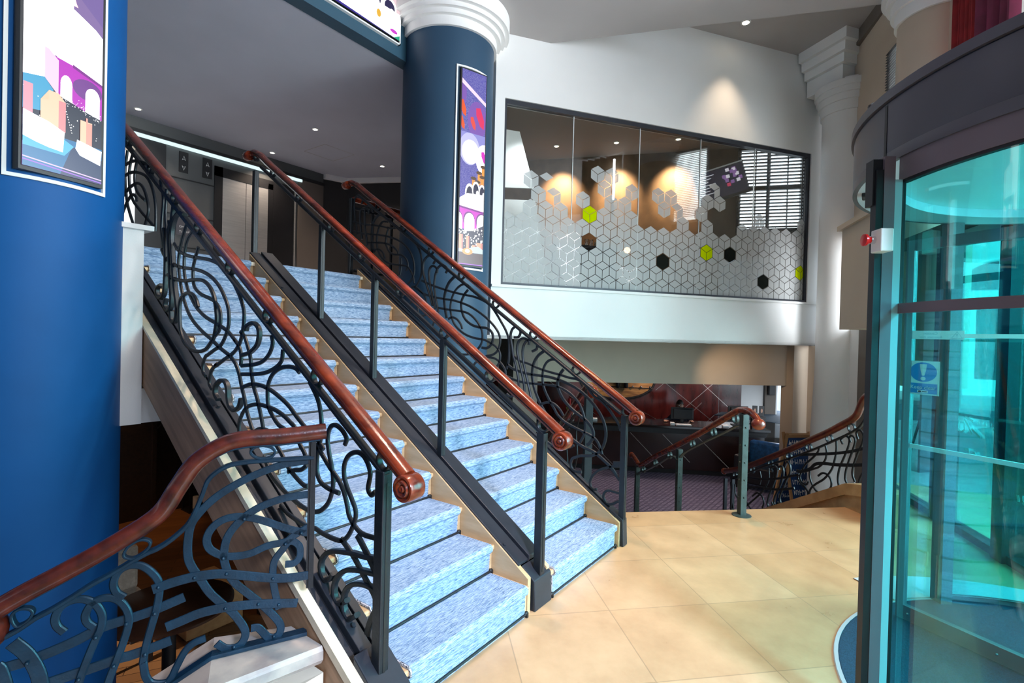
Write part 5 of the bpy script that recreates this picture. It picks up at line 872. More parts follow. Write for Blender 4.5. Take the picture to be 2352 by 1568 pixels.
# ------------------------------------------------------------------ downlights
def downlight(p, label, group, power=0, cone=75, col_=(0.955, 0.764, 0.607), r=.045, aim=None):
    root = thing('downlight', p, label, 'light', group)
    b = MB(); b.lathe([(r * .72, -.006), (r, -.006), (r + .006, .001), (r * .72, .001)], p, 24); b.build('bezel', 'white', root)
    b = MB(); b.lathe([(.001, -.0045), (r * .72, -.0045), (r * .72, .0), (.001, .0)], p, 20); b.build('lens', 'lamp', root)
    if power:
        l = bpy.data.lights.new('spot', 'SPOT'); l.energy = power; l.color = col_; l.spot_size = math.radians(cone); l.spot_blend = .95; l.shadow_soft_size = .04
        lo = bpy.data.objects.new('spot', l); col.objects.link(lo); lo.location = V(p) - V((0.000, 0.000, 0.100))
        if aim: lo.rotation_euler = (V(aim) - V(p)).to_track_quat('-Z', 'Y').to_euler()
        lo.parent = root; lo.matrix_parent_inverse = root.matrix_world.inverted()
    return root
for p, lab in (((2.645, 8.231, CZ), 'glowing ceiling downlight on the landing, nearest the royal-blue column'), ((4.364, 6.761, CZ), 'glowing landing downlight in the middle of the blue-grey ceiling'), ((4.555, 8.269, CZ), 'glowing landing downlight just above the top of the centre railing'), ((5.987, 7.209, CZ), 'glowing landing downlight nearest the slate-blue column')):
    downlight(p, lab, 'landing downlights', 60, 120)
for p, lab in (((6.95, 4.20, 4.62), 'restaurant ceiling downlight, leftmost behind the glass'), ((7.31, 3.34, 4.62), 'restaurant ceiling downlight, middle one behind the glass'), ((7.67, 2.50, 4.62), 'restaurant ceiling downlight, rightmost behind the glass')):
    downlight(p, lab, 'restaurant downlights', 300, 66, (1, .62, .32), aim=V(p) - rn * .62 - V((0, 0, .62)))
downlight((7.22, 1.506, 5.80), 'recessed spotlight in the high white ceiling, lighting the window wall', None, 75, 74, (1, .76, .52), .06, aim=V((7.235, 1.53, 4.3)))
for p, lab, w in (((7.11, 2.38, 1.56), 'small soffit spotlight under the window wall, leftmost of three', 8), ((7.66, 1.99, 1.56), 'small soffit spotlight under the window wall, above the glow on the beam', 60), ((8.25, 1.56, 1.56), 'small soffit spotlight under the window wall, nearest the white column', 8)):
    downlight(p, lab, 'soffit spotlights', w * .6, 60, (1, .72, .46), .04, aim=V((9.11, 1.9, 1.0)) if w == 60 else None)
r0 = thing('ceiling_sprinkler', (1.862, 6.302, CZ), 'tiny sprinkler head on the blue-grey landing ceiling', 'sprinkler')
b = MB(); b.lathe([(.001, -.03), (.012, -.03), (.016, -.01), (.03, -.002), (.03, .001)], (1.862, 6.302, CZ), 16); b.build('body', 'chrome', r0)
b = MB()
for a, c in (((4.80, 7.73), (5.35, 7.73)), ((4.80, 7.16), (5.35, 7.16)), ((4.80, 7.16), (4.80, 7.73)), ((5.35, 7.16), (5.35, 7.73))): b.sweep([(a[0], a[1], CZ - .001), (c[0], c[1], CZ - .001)], rsec(.008, .003), (0, 0, 1))
struct(b.build('trim_hatch', 'ceil'))
# ------------------------------------------------------------------ restaurant contents
def add_reflection(P, lab):  # white panels added to imitate a bright building reflected in the glass
    b = MB(); b.prism([wp(u, z, .75) for u, z in P], WN * .03); tag(b.build('reflection_panel', 'white'), lab, 'panel')
add_reflection([(.18, 3.58), (.18, 4.36), (.45, 4.36), (.68, 3.62)], 'upper slanted white panel imitating a reflection at the left end of the glass wall')
add_reflection([(.18, 2.25), (.18, 3.42), (.70, 3.46), (.92, 2.25)], 'lower slanted white panel imitating a reflection at the left end of the glass wall')
q = MB(); q.cyl(wp(2.36, 3.85, 1.55), wp(2.36, 4.5, 1.55), .018, 12); tag(q.build('wall_light', 'tube', smooth=True), 'slim vertical white tube lamp behind the glass', 'lamp')
r0 = thing('table_lamp', tuple(wp(2.55, 2.2, 1.4)), 'small glowing amber lamp behind the frosted cubes', 'lamp')
b = MB(); b.ball(wp(2.55, 3.02, 1.4), .05); b.build('bulb', 'bulb', r0, smooth=True); b = MB(); b.cyl(wp(2.55, 2.2, 1.4), wp(2.55, 2.98, 1.4), .012, 8); b.build('stem', 'black', r0)
r0 = thing('sideboard', tuple(wp(1.95, 2.2, 1.75)), 'dark restaurant sideboard glimpsed through the missing cube in the film', 'sideboard')
b = MB(); b.obox(WO, WD, WN, (0, 0, 1), (1.3, 1.30, 2.2), (2.3, 1.62, 2.98)); b.build('body', 'darkwood', r0); b = MB(); b.obox(WO, WD, WN, (0, 0, 1), (1.27, 1.28, 2.98), (2.33, 1.64, 3.02)); b.build('top', 'black', r0)
for k, u in enumerate((1.85, 1.93, 2.02, 2.10)):
    b = MB(); c = wp(u, 3.02, 1.45); b.lathe([(.001, 0), (.03, .0), (.034, .09 + .03 * (k < 2)), (.030, .10 + .03 * (k < 2))], c, 14); tag(b.build('drinking_glass', 'clearjar', smooth=True), 'clear drinking glass on the restaurant sideboard behind the glass wall', 'glass', 'glasses on the sideboard')
# glass reflections built as solids: tilted screen, glowing window, blinds
tvo = V((8.20, 2.02, 3.98)); 
r0 = thing('reflected_screen', tuple(tvo), 'dark tilted screen standing in for a reflected screen beside the reflected blinds', 'reflected_screen')
tx = V((.30, -.92, .26)).normalized(); tn = rn.copy(); tz = tn.cross(tx); tz = tz if tz.z > 0 else -tz
b = MB(); b.obox(tvo, tx, tn, tz, (-.36, .12, -.25), (.36, .15, .25)); b.build('bezel', 'black', r0)
b = MB(); b.obox(tvo, tx, tn, tz, (-.35, .15, .225), (.35, .153, .245), 'paper'); b.obox(tvo, tx, tn, tz, (-.34, .151, -.21), (.34, .1535, .215), em((.012, .012, .03)))
for k in range(7): b.obox(tvo, tx, tn, tz, (-.31, .1535, .15 - k * .045), (-.31 + .24 - .05 * (k % 3), .155, .16 - k * .045), em((.8, .8, .9)))
for k in range(16): a_, c_ = random.uniform(.02, .27), random.uniform(-.12, .15); b.obox(tvo, tx, tn, tz, (a_, .1535, c_), (a_ + .05, .1545 + .0002 * k, c_ + .05), random.choice((em((.6, .05, .12)), em((.8, .75, .85)), em((.25, .12, .35)))))
b.build('screen', None, r0)
b = MB(); b.obox(tvo, tx, tn, tz, (-.1, .0, -.1), (.1, .12, .1)); b.build('bracket', 'black', r0)
wb = (RB - RA).length; s0 = wb - .92; s1 = wb - .0
w3 = MB()
for a, c in (((s0, 3.3), (s0 + .05, 4.6)), ((s1, 3.3), (s1 + .05, 4.6)), ((s0, 4.55), (s1, 4.6)), ((s0, 3.3), (s1, 3.35)), ((s0 + .42, 3.3), (s0 + .47, 4.6)), ((s0, 3.93), (s1, 4.0))): w3.obox(RA, rd, rn, (0, 0, 1), (a[0], 0, a[1]), (c[0], .03, c[1]))
w3 = struct(w3.build('window_reflection', 'black'))
b = MB(); b.obox(RA, rd, rn, (0, 0, 1), (s0 + .05, .0, 3.35), (s1, .008, 4.55)); b.build('pane', emit('reflected_window_glow', (.80, .90, 1.), 3.2), w3)  # pane glow added to imitate the bright window reflected in the glass
bl = thing('window_blind', tuple(RA + rd * (s0 + .8) + V((0, 0, 4.6))), 'venetian blind imitating the bright window reflected at the right end of the glass wall', 'blind')
z = 4.56
while z > 3.30:
    p = MB(); p.obox(RA, rd, rn, (0, 0, 1), (s0 + .0, .035, z - .008), (s1 + .03, .075, z + .011)); p.build('slat', 'black', bl); z -= .052
for s in (s0 + .02, s0 + .25, s0 + .70, s1 - .02): p = MB(); p.obox(RA, rd, rn, (0, 0, 1), (s - .010, .076, 3.3), (s + .010, .08, 4.6)); p.build('ladder_tape', 'black', bl)
# ------------------------------------------------------------------ revolving door
DC = V((3.2, -1.08, 0)); R_ = 1.2; D2R = math.radians
dp = lambda a, r, z=0.: DC + V((r * math.cos(D2R(a)), r * math.sin(D2R(a)), z))
rev = thing('revolving_door', tuple(DC), 'grey drum of the revolving door with teal curved glass at the right edge', 'revolving door')
b = MB(); b.lathe([(R_ - .02, 2.353), (R_, 2.353), (R_, 2.396), (R_ - .001, 2.398), (R_, 2.400), (R_, 2.606), (R_ - .006, 2.606), (R_ - .006, 2.612), (R_ + .012, 2.612), (R_ + .012, 2.652), (R_, 2.656), (.001, 2.656)], DC, 128); b.build('fascia', 'silver', rev, smooth=True)
b = MB(); b.lathe([(R_ - .002, 2.354), (1.0, 2.354), (1.0, 2.43)], DC, 96); b.build('soffit_ring', 'lightring', rev, smooth=True)
b = MB(); b.lathe([(1.0, 2.40), (.001, 2.40)], DC, 64); b.build('drum_ceiling', 'innerlight', rev, smooth=True)
b = MB(); b.lathe([(R_ + .002, 2.60), (R_ + .002, 2.37)], DC, 2, a0=D2R(116.6), a1=D2R(117.4)); b.build('fascia_seam', 'rubber', rev)
b = MB(); b.lathe([(R_ - .03, 2.26), (R_ - .008, 2.26), (R_ - .008, 2.353), (R_ - .03, 2.353)], DC, 60, a0=D2R(121), a1=D2R(238)); b.build('head_rail', 'silver_post', rev, smooth=True)
b = MB(); b.lathe([(R_ - .034, 2.248), (R_ - .012, 2.248), (R_ - .012, 2.262), (R_ - .034, 2.262)], DC, 60, a0=D2R(121.5), a1=D2R(238)); b.build('gasket', 'rubber', rev, smooth=True)
for a0, a1 in ((121.5, 217), (-62, 36)):
    b = MB(); b.lathe([(R_ - .026, .05), (R_ - .016, .05), (R_ - .016, 2.25), (R_ - .026, 2.25), (R_ - .026, .05)], DC, 48, a0=D2R(a0), a1=D2R(a1)); b.build('curved_glass', 'teal', rev, smooth=True)
    b = MB(); b.lathe([(R_ - .035, .0), (R_ - .006, .0), (R_ - .006, .05), (R_ - .035, .05)], DC, 48, a0=D2R(a0), a1=D2R(a1)); b.build('bottom_rail', 'silver_post', rev, smooth=True)
b = MB(); b.lathe([(R_ - .012, 1.722), (R_ - .006, 1.722), (R_ - .006, 1.762), (R_ - .012, 1.762), (R_ - .012, 1.722)], DC, 48, a0=D2R(121.5), a1=D2R(217)); b.build('mid_rail', 'silver_post', rev, smooth=True)
def fin(a, r0, r1, th, z0, z1, m, nm):
    er = V((math.cos(D2R(a)), math.sin(D2R(a)), 0)); et = V((-er.y, er.x, 0)); b = MB(); b.obox(DC, er, et, (0, 0, 1), (r0, -th / 2, z0), (r1, th / 2, z1)); return b.build(nm, m, rev)
fin(121, 1.218, 1.260, .04, 0, 2.353, 'silver_post', 'post'); fin(121, 1.260, 1.288, .036, 0, 2.30, 'rubber', 'draught_seal'); fin(121, 1.190, 1.218, .04, 0, 2.26, 'teal_edge', 'glass_edge'); fin(121, 1.176, 1.190, .04, 0, 2.26, 'rubber', 'gasket')
fin(120.2, 1.250, 1.296, .05, 2.16, 2.345, 'rubber', 'sensor_cover'); fin(37, 1.14, 1.22, .07, 0, 2.353, 'silver_post', 'post'); fin(217, 1.14, 1.22, .07, 0, 2.353, 'silver_post', 'post'); fin(297, 1.14, 1.22, .07, 0, 2.353, 'silver_post', 'post')
b = MB(); b.obox(dp(93, 1.13), (0, 1, 0), (1, 0, 0), (0, 0, 1), (-.03, -.045, 2.335), (.03, .045, 2.356)); b.build('sensor', 'rubber', rev, bevel=.006)
b = MB(); b.tube([dp(104, 1.16, 2.655), dp(103, 1.16, 2.72), dp(100, 1.14, 2.75), dp(96, 1.13, 2.72), dp(94, 1.14, 2.655)], .012, 8); b.build('cable', 'rubber', rev, smooth=True)
b = MB(); b.cyl(DC, DC + V((0, 0, 2.35)), .035, 16); b.build('centre_shaft', 'silver_post', rev, smooth=True)
for a in (60, 180, 300):
    er = V((math.cos(D2R(a)), math.sin(D2R(a)), 0)); et = V((-er.y, er.x, 0)); w_ = MB()
    for r0, r1, z0, z1 in ((.05, 1.085, .02, .10), (.05, 1.085, 2.14, 2.20), (1.045, 1.085, .10, 2.14), (.05, .09, .10, 2.14)): w_.obox(DC, er, et, (0, 0, 1), (r0, -.018, z0), (r1, .018, z1))
    wing = w_.build('wing_frame', 'silver_post', rev)
    b = MB(); b.obox(DC, er, et, (0, 0, 1), (.09, -.005, .10), (1.045, .005, 2.14)); b.build('wing_glass', 'teal2', wing)
    for z0, z1, m in ((1.642, 1.664, 'sign_pale'), (1.008, 1.032, 'sign_pale')): b = MB(); b.obox(DC, er, et, (0, 0, 1), (.09, -.0068, z0), (1.045, .0068, z1)); b.build('manifestation_strip', m, wing)
    if a == 60:
        for r, z in ((1.02, .06), (.62, .06), (.3, .06)): b = MB(); b.ball(DC + er * r + et * .018 + V((0, 0, z)), .008); b.build('screw', 'chrome', wing)
WR, WT = V((.495, .869, 0)), V((-.869, .495, 0))
if WT.dot(V((0, 0, 0)) - DC) < 0: WT = -WT
sp = lambda r, z, o: DC + WR * r + WT * o + V((0, 0, z))
r0 = thing('warning_sign', tuple(sp(.985, 1.32, .007)), 'blue and white Keep clear sticker with exclamation mark on the revolving door glass', 'sign')
b = MB(); b.prism([sp(1.061, 1.32, .0055), sp(.907, 1.32, .0055), sp(.907, 1.51, .0055), sp(1.061, 1.51, .0055)], WT * .0008); b.build('backing', 'sign_pale', r0)
b = MB(); b.prism([sp(.985 + .066 * math.cos(q * PI / 16), 1.448 + .055 * math.sin(q * PI / 16), .0066) for q in range(32)], WT * .0004); b.build('disc', 'sign_blue', r0)
b = MB(); b.prism([sp(.985 - x, z, .0072) for x, z in ((-.017, 1.492), (.017, 1.492), (.014, 1.46), (.006, 1.428), (-.006, 1.428), (-.014, 1.46))], WT * .0004); b.prism([sp(.985 + .0125 * math.cos(q * PI / 8), 1.411 + .0105 * math.sin(q * PI / 8), .0072) for q in range(16)], WT * .0004); b.build('exclamation_mark', 'sign_pale', r0)
b = MB(); b.prism([sp(1.055, 1.328, .0066), sp(.916, 1.328, .0066), sp(.916, 1.384, .0066), sp(1.055, 1.384, .0066)], WT * .0004); b.build('panel', 'sign_blue', r0)
text('Keep clear', sp(.985, 1.352, .0074), -WR, (0, 0, 1), .0285, 'paper', parent=r0, ext=.0002, align='CENTER')
b = MB(); b.prism([sp(1.012, 1.331, .0072), sp(.960, 1.331, .0072), sp(.960, 1.345, .0072), sp(1.012, 1.345, .0072)], WT * .0003); b.build('maker_label', 'paper', r0)
b = MB(); b.prism([sp(1.0 + .008 * math.cos(q * PI / 8), 1.338 + .005 * math.sin(q * PI / 8), .0077) for q in range(16)], WT * .0003); b.prism([sp(.988, 1.335, .0077), sp(.965, 1.335, .0077), sp(.965, 1.341, .0077), sp(.988, 1.341, .0077)], WT * .0003); b.build('maker_mark', 'rubber', r0)
r0 = thing('warning_sign', tuple(sp(.93, 1.63, .008)), 'pale strip sticker reading Caution Automatic door backwards, above the Keep clear sticker', 'sign')
b = MB(); b.prism([sp(1.064, 1.633, .0072), sp(.801, 1.633, .0072), sp(.801, 1.681, .0072), sp(1.064, 1.681, .0072)], WT * .0008); b.build('backing', 'sign_pale', r0)
def mirrored(body, r, z, size):
    o_ = text(body, sp(r, z, .0084), WR, (0, 0, 1), size, 'teal_edge', parent=r0, ext=.0002, align='CENTER'); return o_
mirrored('Caution', .955, 1.660, .021); mirrored('Automatic door', .955, 1.640, .017)
b = MB(); b.tube([sp(.857, 1.640, .0084), sp(.809, 1.640, .0084), sp(.833, 1.676, .0084)], .0016, 6, closed=True); b.tube([sp(.833, 1.664, .0084), sp(.833, 1.651, .0084)], .0016, 6); b.tube([sp(.833, 1.646, .0084), sp(.833, 1.644, .0084)], .0016, 6); b.build('warning_triangle', 'teal_edge', r0)
# emergency stop
r0 = thing('emergency_stop', tuple(dp(122.5, 1.28, 1.96)), 'red emergency stop button on a white box fixed to the door post', 'switch')
er = V((math.cos(D2R(121)), math.sin(D2R(121)), 0)); et = V((-er.y, er.x, 0))
if et.dot(-DC) < 0: et = -et
b = MB(); b.obox(DC, er, et, (0, 0, 1), (1.255, .018, 1.962), (1.304, .082, 2.052)); b.build('box', 'offwhite', r0, bevel=.004)
c = DC + er * 1.304 + et * .040 + V((0, 0, 2.012))
b = MB(); b.cyl(c, c + er * .016, .016, 20); b.build('collar', 'chrome', r0, smooth=True)
b = MB(); b.tube([c + er * .012, c + er * .022, c + er * .032, c + er * .040, c + er * .043], .024, 20, scale=[.55, .62, 1., 1., .7]); b.build('button', 'red', r0, smooth=True)
# mat and threshold
r0 = thing('door_mat', tuple(DC), 'round dark blue entrance mat under the revolving door', 'mat')
b = MB(); b.lathe([(.001, .010), (1.195, .010), (1.2, .008), (1.2, 0)], DC, 96); b.build('pile', 'mat', r0)
b = MB(); b.lathe([(1.2, 0), (1.2, .011), (1.218, .009), (1.222, 0)], DC, 96); b.build('rim', 'lightring', r0, smooth=True)
b = MB(); b.lathe([(1.235, .001), (1.235, .006), (1.52, .006), (1.52, .001)], DC, 60, a0=D2R(-60), a1=D2R(50)); struct(b.build('trim_threshold', 'lightring'))

# ------------------------------------------------------------------ facade glazing, curtain, street
for s in (-.1, -.99): b = MB(); b.obox(FO, FD, FN, (0, 0, 1), (s - .065, -.08, 0), (s + .065, .08, 2.52)); struct(b.build('trim_facade_post', 'black'))
w4 = MB(); w4.obox(FO, FD, FN, (0, 0, 1), (-2.4, -.05, 0), (1.2, .05, .06)); w4 = struct(w4.build('window_4', 'black'))
for s0_, s1_ in ((-2.4, -1.06), (-.92, -.17), (-.03, 1.2)): b = MB(); b.obox(FO, FD, FN, (0, 0, 1), (s0_, -.006, .06), (s1_, .006, 2.52)); b.build('pane', 'teal2', w4)
b = MB(); b.obox(FO, FD, FN, (0, 0, 1), (1.2, -.12, -.2), (1.96, .0, 1.8)); struct(b.build('wall_facade_pier', 'taupe'))
def glyph(pts, w=.012):
    b = MB(); P_ = [fp(-.41 + (2215 - (2040 + x / 3.734)) * .0 + 0, 0) for x, y in pts]; return None
gl = thing('window_lettering', tuple(fp(-.4, .9, .012)), 'white brush lettering seen backwards on the street window through the teal glass', 'lettering')
gs = lambda x: -.223 - (x - 600) * .00212; gz = lambda y: .96 - (y - 700) * .00118
for st_ in ([(490, 635), (535, 690)], [(510, 706), (518, 714)], [(550, 755), (620, 780)], [(580, 712), (602, 722)], [(640, 740), (655, 700), (685, 710), (690, 760), (668, 785), (645, 770), (640, 740)], [(685, 680), (710, 720), (740, 780)], [(690, 668), (745, 685)], [(735, 740), (790, 785)], [(775, 683), (782, 688)], [(822, 681), (828, 686)], [(865, 700), (872, 706)], [(905, 735), (912, 770), (895, 805), (865, 815)], [(690, 900), (720, 895), (728, 930), (760, 900), (770, 935), (800, 915), (820, 942)], [(1050, 820), (1048, 900), (1062, 985)], [(1078, 820), (1080, 920), (1098, 1000)], [(1130, 845), (1150, 920), (1140, 1020), (1112, 950), (1130, 845)], [(1005, 1070), (1010, 1108)], [(1030, 1100), (1060, 1118), (1085, 1150)], [(1100, 1125), (1130, 1140), (1138, 1182)]):
    b = MB(); b.sweep([fp(gs(x), gz(y), .010) for x, y in st_], rsec(.022, .001), tuple(FN)); b.build('brush_mark', 'paper', gl)
cur = thing('curtain', tuple(fp(-.45, 2.7, .1)), 'red and plum velvet curtain hanging above the revolving door', 'curtain')
def drape(s0_, s1_, n, amp, m, nm):
    b = MB(); N = n * 10; top = []; 
    P_ = [(s0_ + (s1_ - s0_) * i / N, amp * math.sin(2 * PI * i / 10) + amp * .5 * math.sin(2 * PI * i / 23.)) for i in range(N + 1)]
    for (a, o1), (c, o2) in zip(P_, P_[1:]): b.poly([fp(a, 2.66, .12 + o1), fp(c, 2.66, .12 + o2), fp(c, 5.15, .12 + o2), fp(a, 5.15, .12 + o1)])
    b.build(nm, m, cur, smooth=True)
drape(-.60, -.27, 6, .022, 'red_velvet', 'red_drape'); drape(-1.14, -.60, 4, .05, 'plum_velvet', 'plum_drape')
b = MB(); b.prism([fp(-2.6, -.02, -.1), fp(4.5, -.02, -.1), (17.5, -1.5, -.16), (17.5, -9, -.16), (3, -9, -.16)], (0, 0, -.1)); struct(b.build('ground_pavement', 'paving'))
b = MB(); b.prism([(12.3, 3, -.12), (19.0, 3, -.12), (19.0, -14, -.12), (9.5, -14, -.12)], (0, 0, .012)); struct(b.build('ground_road', 'tarmac'))
for k in range(8):
    b = MB(); b.obox((13.0 + .12 * k, 1.5 - .75 * k, -.106), (.16, -.987, 0), (.987, .16, 0), (0, 0, 1), (0, -.05, 0), (.42, .05, .004)); tag(struct(b.build('ground_road_marking', 'paper')), None, None)
b = MB(); b.box((18.8, -14, -.2), (22.5, 4, .02)); struct(b.build('ground_pavement', 'paving'))
bd = thing('building', (22.5, -2, 0), 'white building with arched shop windows across the street, seen through the teal glass', 'building')
b = MB(); b.box((22.5, -12, 3.0), (23.5, 4, 12)); b.build('wall', 'facade', bd)
b = MB(); b.box((22.5, -12, 0), (22.9, 4, .55)); b.build('plinth', 'facade', bd); b = MB(); b.box((22.42, -12, 2.9), (22.6, 4, 3.15)); b.build('string_course', 'brick_tan', bd)
for y in (-11, -9.4, -7.8, -6.2, -4.6, -3.6, -2.5, -1.4, -.3, .8, 1.9, 3.0): b = MB(); b.box((22.38, y - .14, 0), (22.75, y + .14, 2.95)); b.build('pilaster', 'facade', bd)
for y in (-10.2, -8.6, -7., -5.4, -4.1, -3.05, -1.95, -.85, .25, 1.35, 2.45): b = MB(); b.box((22.74, y - .42, .5), (22.78, y + .42, 2.9)); b.build('shop_window', 'winglass', bd)
for y in (-6.2, -3.2, -.4):
    b = MB(); pts = [(22.46, y + 1.05 * math.cos(q * PI / 14), 3.5 + .95 * math.sin(q * PI / 14)) for q in range(15)]; b.prism(pts, (.1, 0, 0)); f_ = b.build('arched_window', 'winglass', bd)
    b = MB(); b.tube(pts, .06, 8); b.box((22.42, y - .04, 3.5), (22.5, y + .04, 4.4)); b.build('arch_frame', 'facade', f_)
b = MB(); b.box((22.5, 4, 0), (23.5, 8, 9)); bd2 = tag(b.build('building', 'brick_tan'), 'tan clad building beside the white one across the street, seen through the teal glass', 'building')
sb = thing('street_sign_board', (8.4, -.52, -.05), 'thin leaning advertising board on the pavement outside the teal glass', 'board')
b = MB(); b.obox((8.35, -.50, -.03), (.8, -.6, 0), (.6, .8, 0), (0, 0, 1), (0, 0, .0), (.5, .03, 1.25)); b.build('panel', 'silver', sb); b = MB(); b.cyl((8.45, -.35, -.03), (8.52, -.55, .9), .015, 8); b.build('prop', 'black', sb)

# ------------------------------------------------------------------ reception
desk = thing('reception_desk', tuple(cp(1.5, .3, LOW)), 'long dark reception desk with diagonal silver inlay lines', 'desk')
b = MB(); cbox(b, -3.4, .05, LOW + .1, 3.50, .70, -.30); b.build('front_panel', 'deskwood', desk)
b = MB(); cbox(b, -3.4, .10, LOW, 3.46, .68, LOW + .1); b.build('plinth', 'black', desk)
b = MB(); cbox(b, -3.45, -.02, -.30, 3.53, .72, -.22); cbox(b, -3.45, .02, -.345, 3.52, .70, -.30); b.build('moulding', 'black', desk)
b = MB(); cbox(b, -3.5, -.12, -.22, 3.56, .74, -.165); b.build('top', 'desktop', desk, bevel=.008)
b = MB()
for a, c in (((.827, -.37), (1.52, -1.07)), ((1.49, -.375), (2.05, -.93)), ((2.168, -.37), (2.9, -1.08)), ((-.2, -.4), (.5, -1.08)), ((-1.2, -.4), (-.5, -1.08)), ((-2.2, -.4), (-1.5, -1.08))): b.sweep([cp(a[0], .046, a[1]), cp(c[0], .046, c[1])], rsec(.008, .006), tuple(C2))
b.build('inlay', 'inlay', desk)
TZ = -.165
def monitor(s0_, s1_, z0_, z1_, o, label, back):
    r0 = thing('monitor', tuple(cp((s0_ + s1_) / 2, o, TZ)), label, 'monitor'); c = (s0_ + s1_) / 2
    b = MB(); cbox(b, s0_, o - .02, z0_, s1_, o + .02, z1_)
    if back: b.prism([cp(s0_ + .05, o - .02, z0_ + .03), cp(s1_ - .03, o - .02, z0_ + .03), cp(s1_ - .03, o - .02, z1_ - .03), cp(s0_ + .05, o - .02, z1_ - .03)], -C2 * .05)
    b.build('screen', 'black', r0, bevel=.006)
    b = MB(); cbox(b, c - .03, o - .015, TZ + .012, c + .03, o + .02, z0_ + .06); b.build('stand', 'black', r0)
    b = MB(); cbox(b, c - .12, o - .08, TZ, c + .12, o + .1, TZ + .012); b.build('base', 'black', r0)
monitor(1.69, 2.157, -.085, .167, .33, 'black monitor on the reception desk, in front of the seated person', True)
monitor(2.87, 3.275, -.10, .236, .40, 'black monitor at the right end of the reception desk', True)
for k, s in enumerate((3.40, 3.535)):
    r0 = thing('leaflet_holder', tuple(cp(s, .35, TZ)), ('black leaflet holder on the desk, nearer the right monitor', 'black leaflet holder at the very end of the reception desk')[k], 'leaflet holder')
    b = MB(); cbox(b, s - .062, .30, TZ, s + .062, .44, .04); b.build('holder', 'black', r0)
    b = MB(); cbox(b, s - .05, .36, .0, s + .05, .375, .262); lf = b.build('leaflet', 'darkfilm' if 0 else 'black', r0)
    b = MB(); b.prism([cp(s + .018 * math.cos(q * PI / 8), .358, .16 + .045 * math.sin(q * PI / 8)) for q in range(16)], C2 * .001); b.build('portrait_print', 'skin', lf)
for s0_, s1_, o0, o1, h, lab in ((1.64, 1.72, -.02, .10, .05, 'white card terminal on the reception desk by the person\'s hand'), (2.68, 2.80, .02, .14, .04, 'small white dish on the reception desk, left of the right monitor'), (.02, .14, .1, .2, .05, 'white napkin holder on the reception desk behind the right stair post')):
    b = MB(); cbox(b, s0_, o0, TZ, s1_, o1, TZ + h); tag(b.build('desk_item', 'paper', bevel=.006), lab, 'desk item')
b = MB(); cbox(b, 1.76, .0, TZ, 2.06, .16, TZ + .014); kb = tag(b.build('paper_stack', 'paper'), 'white papers lying under the front monitor on the reception desk', 'papers')
for k, (s, f) in enumerate(((-.485, 'leaf'), (-.385, 'amber'))):
    r0 = thing('vase', tuple(cp(s, .25, TZ)), ('clear jar with green stems on the reception desk behind the stairs', 'small clear jar with orange stems on the reception desk behind the stairs')[k], 'vase')
    b = MB(); b.lathe([(.001, 0), (.038, 0), (.042, .10), (.03, .13), (.034, .15)], cp(s, .25, TZ), 16); b.build('jar', 'clearjar', r0, smooth=True)
    for q in range(5): b = MB(); a = q * 1.3; b.tube([cp(s, .25, TZ + .02), cp(s + .015 * math.cos(a), .25 + .015 * math.sin(a), TZ + .15), cp(s + .05 * math.cos(a), .25 + .05 * math.sin(a), TZ + .23 + .02 * (q % 2))], .006, 6, scale=[.6, .8, 1.5]); b.build('stem', f if q % 2 else 'pine', r0)
b = MB(); b.cyl(cp(-.487, 1.5, -.20), cp(-.487, 1.5, .12), .035, 14); tag(b.build('red_bottle', 'red', smooth=True), 'red bottle behind the reception desk, above the jars', 'bottle')
# barrel end with taps
r0 = thing('barrel_display', tuple(cp(.66, 1.96, .5)), 'oval barrel end mounted on the red wall panel with a row of taps', 'barrel')
b = MB(); b.prism([cp(.66 + .90 * math.cos(q * PI / 24), 1.99, .56 + .45 * math.sin(q * PI / 24)) for q in range(48)], -C2 * .04); b.build('barrel_end', 'barrel', r0)
b = MB(); b.tube([cp(.66 + .90 * math.cos(q * PI / 24), 1.955, .56 + .45 * math.sin(q * PI / 24)) for q in range(48)], .028, 8, closed=True); b.build('hoop', 'black', r0, smooth=True)
b = MB(); b.cyl(cp(.45, 1.93, .405), cp(1.52, 1.93, .395), .010, 8); b.build('rail', 'black', r0)
for s in (1.034, 1.234, 1.444): b = MB(); b.cyl(cp(s, 1.94, .405), cp(s, 1.86, .43), .016, 10); b.ball(cp(s, 1.86, .435), .026); b.build('tap', 'chrome', r0, smooth=True)
for k, s in enumerate((.671, .873)):
    b = MB(); b.lathe([(.001, 0), (.035, .01), (.05, .04), (.05, .15), (.024, .22), (.02, .28), (.001, .285)], cp(s, 1.83, .38), 16); tag(b.build('bottle', 'black', smooth=True), ('black bottle on the barrel rail, left of the two', 'black bottle on the barrel rail, right of the two')[k], 'bottle', 'bottles on the barrel')
# wall speaker
b = MB(); cbox(b, 4.17, 1.78, .36, 4.30, 1.90, .60); sp_ = tag(b.build('speaker', 'black', bevel=.008), 'small black loudspeaker high on the brown pier beside the reception window', 'speaker')
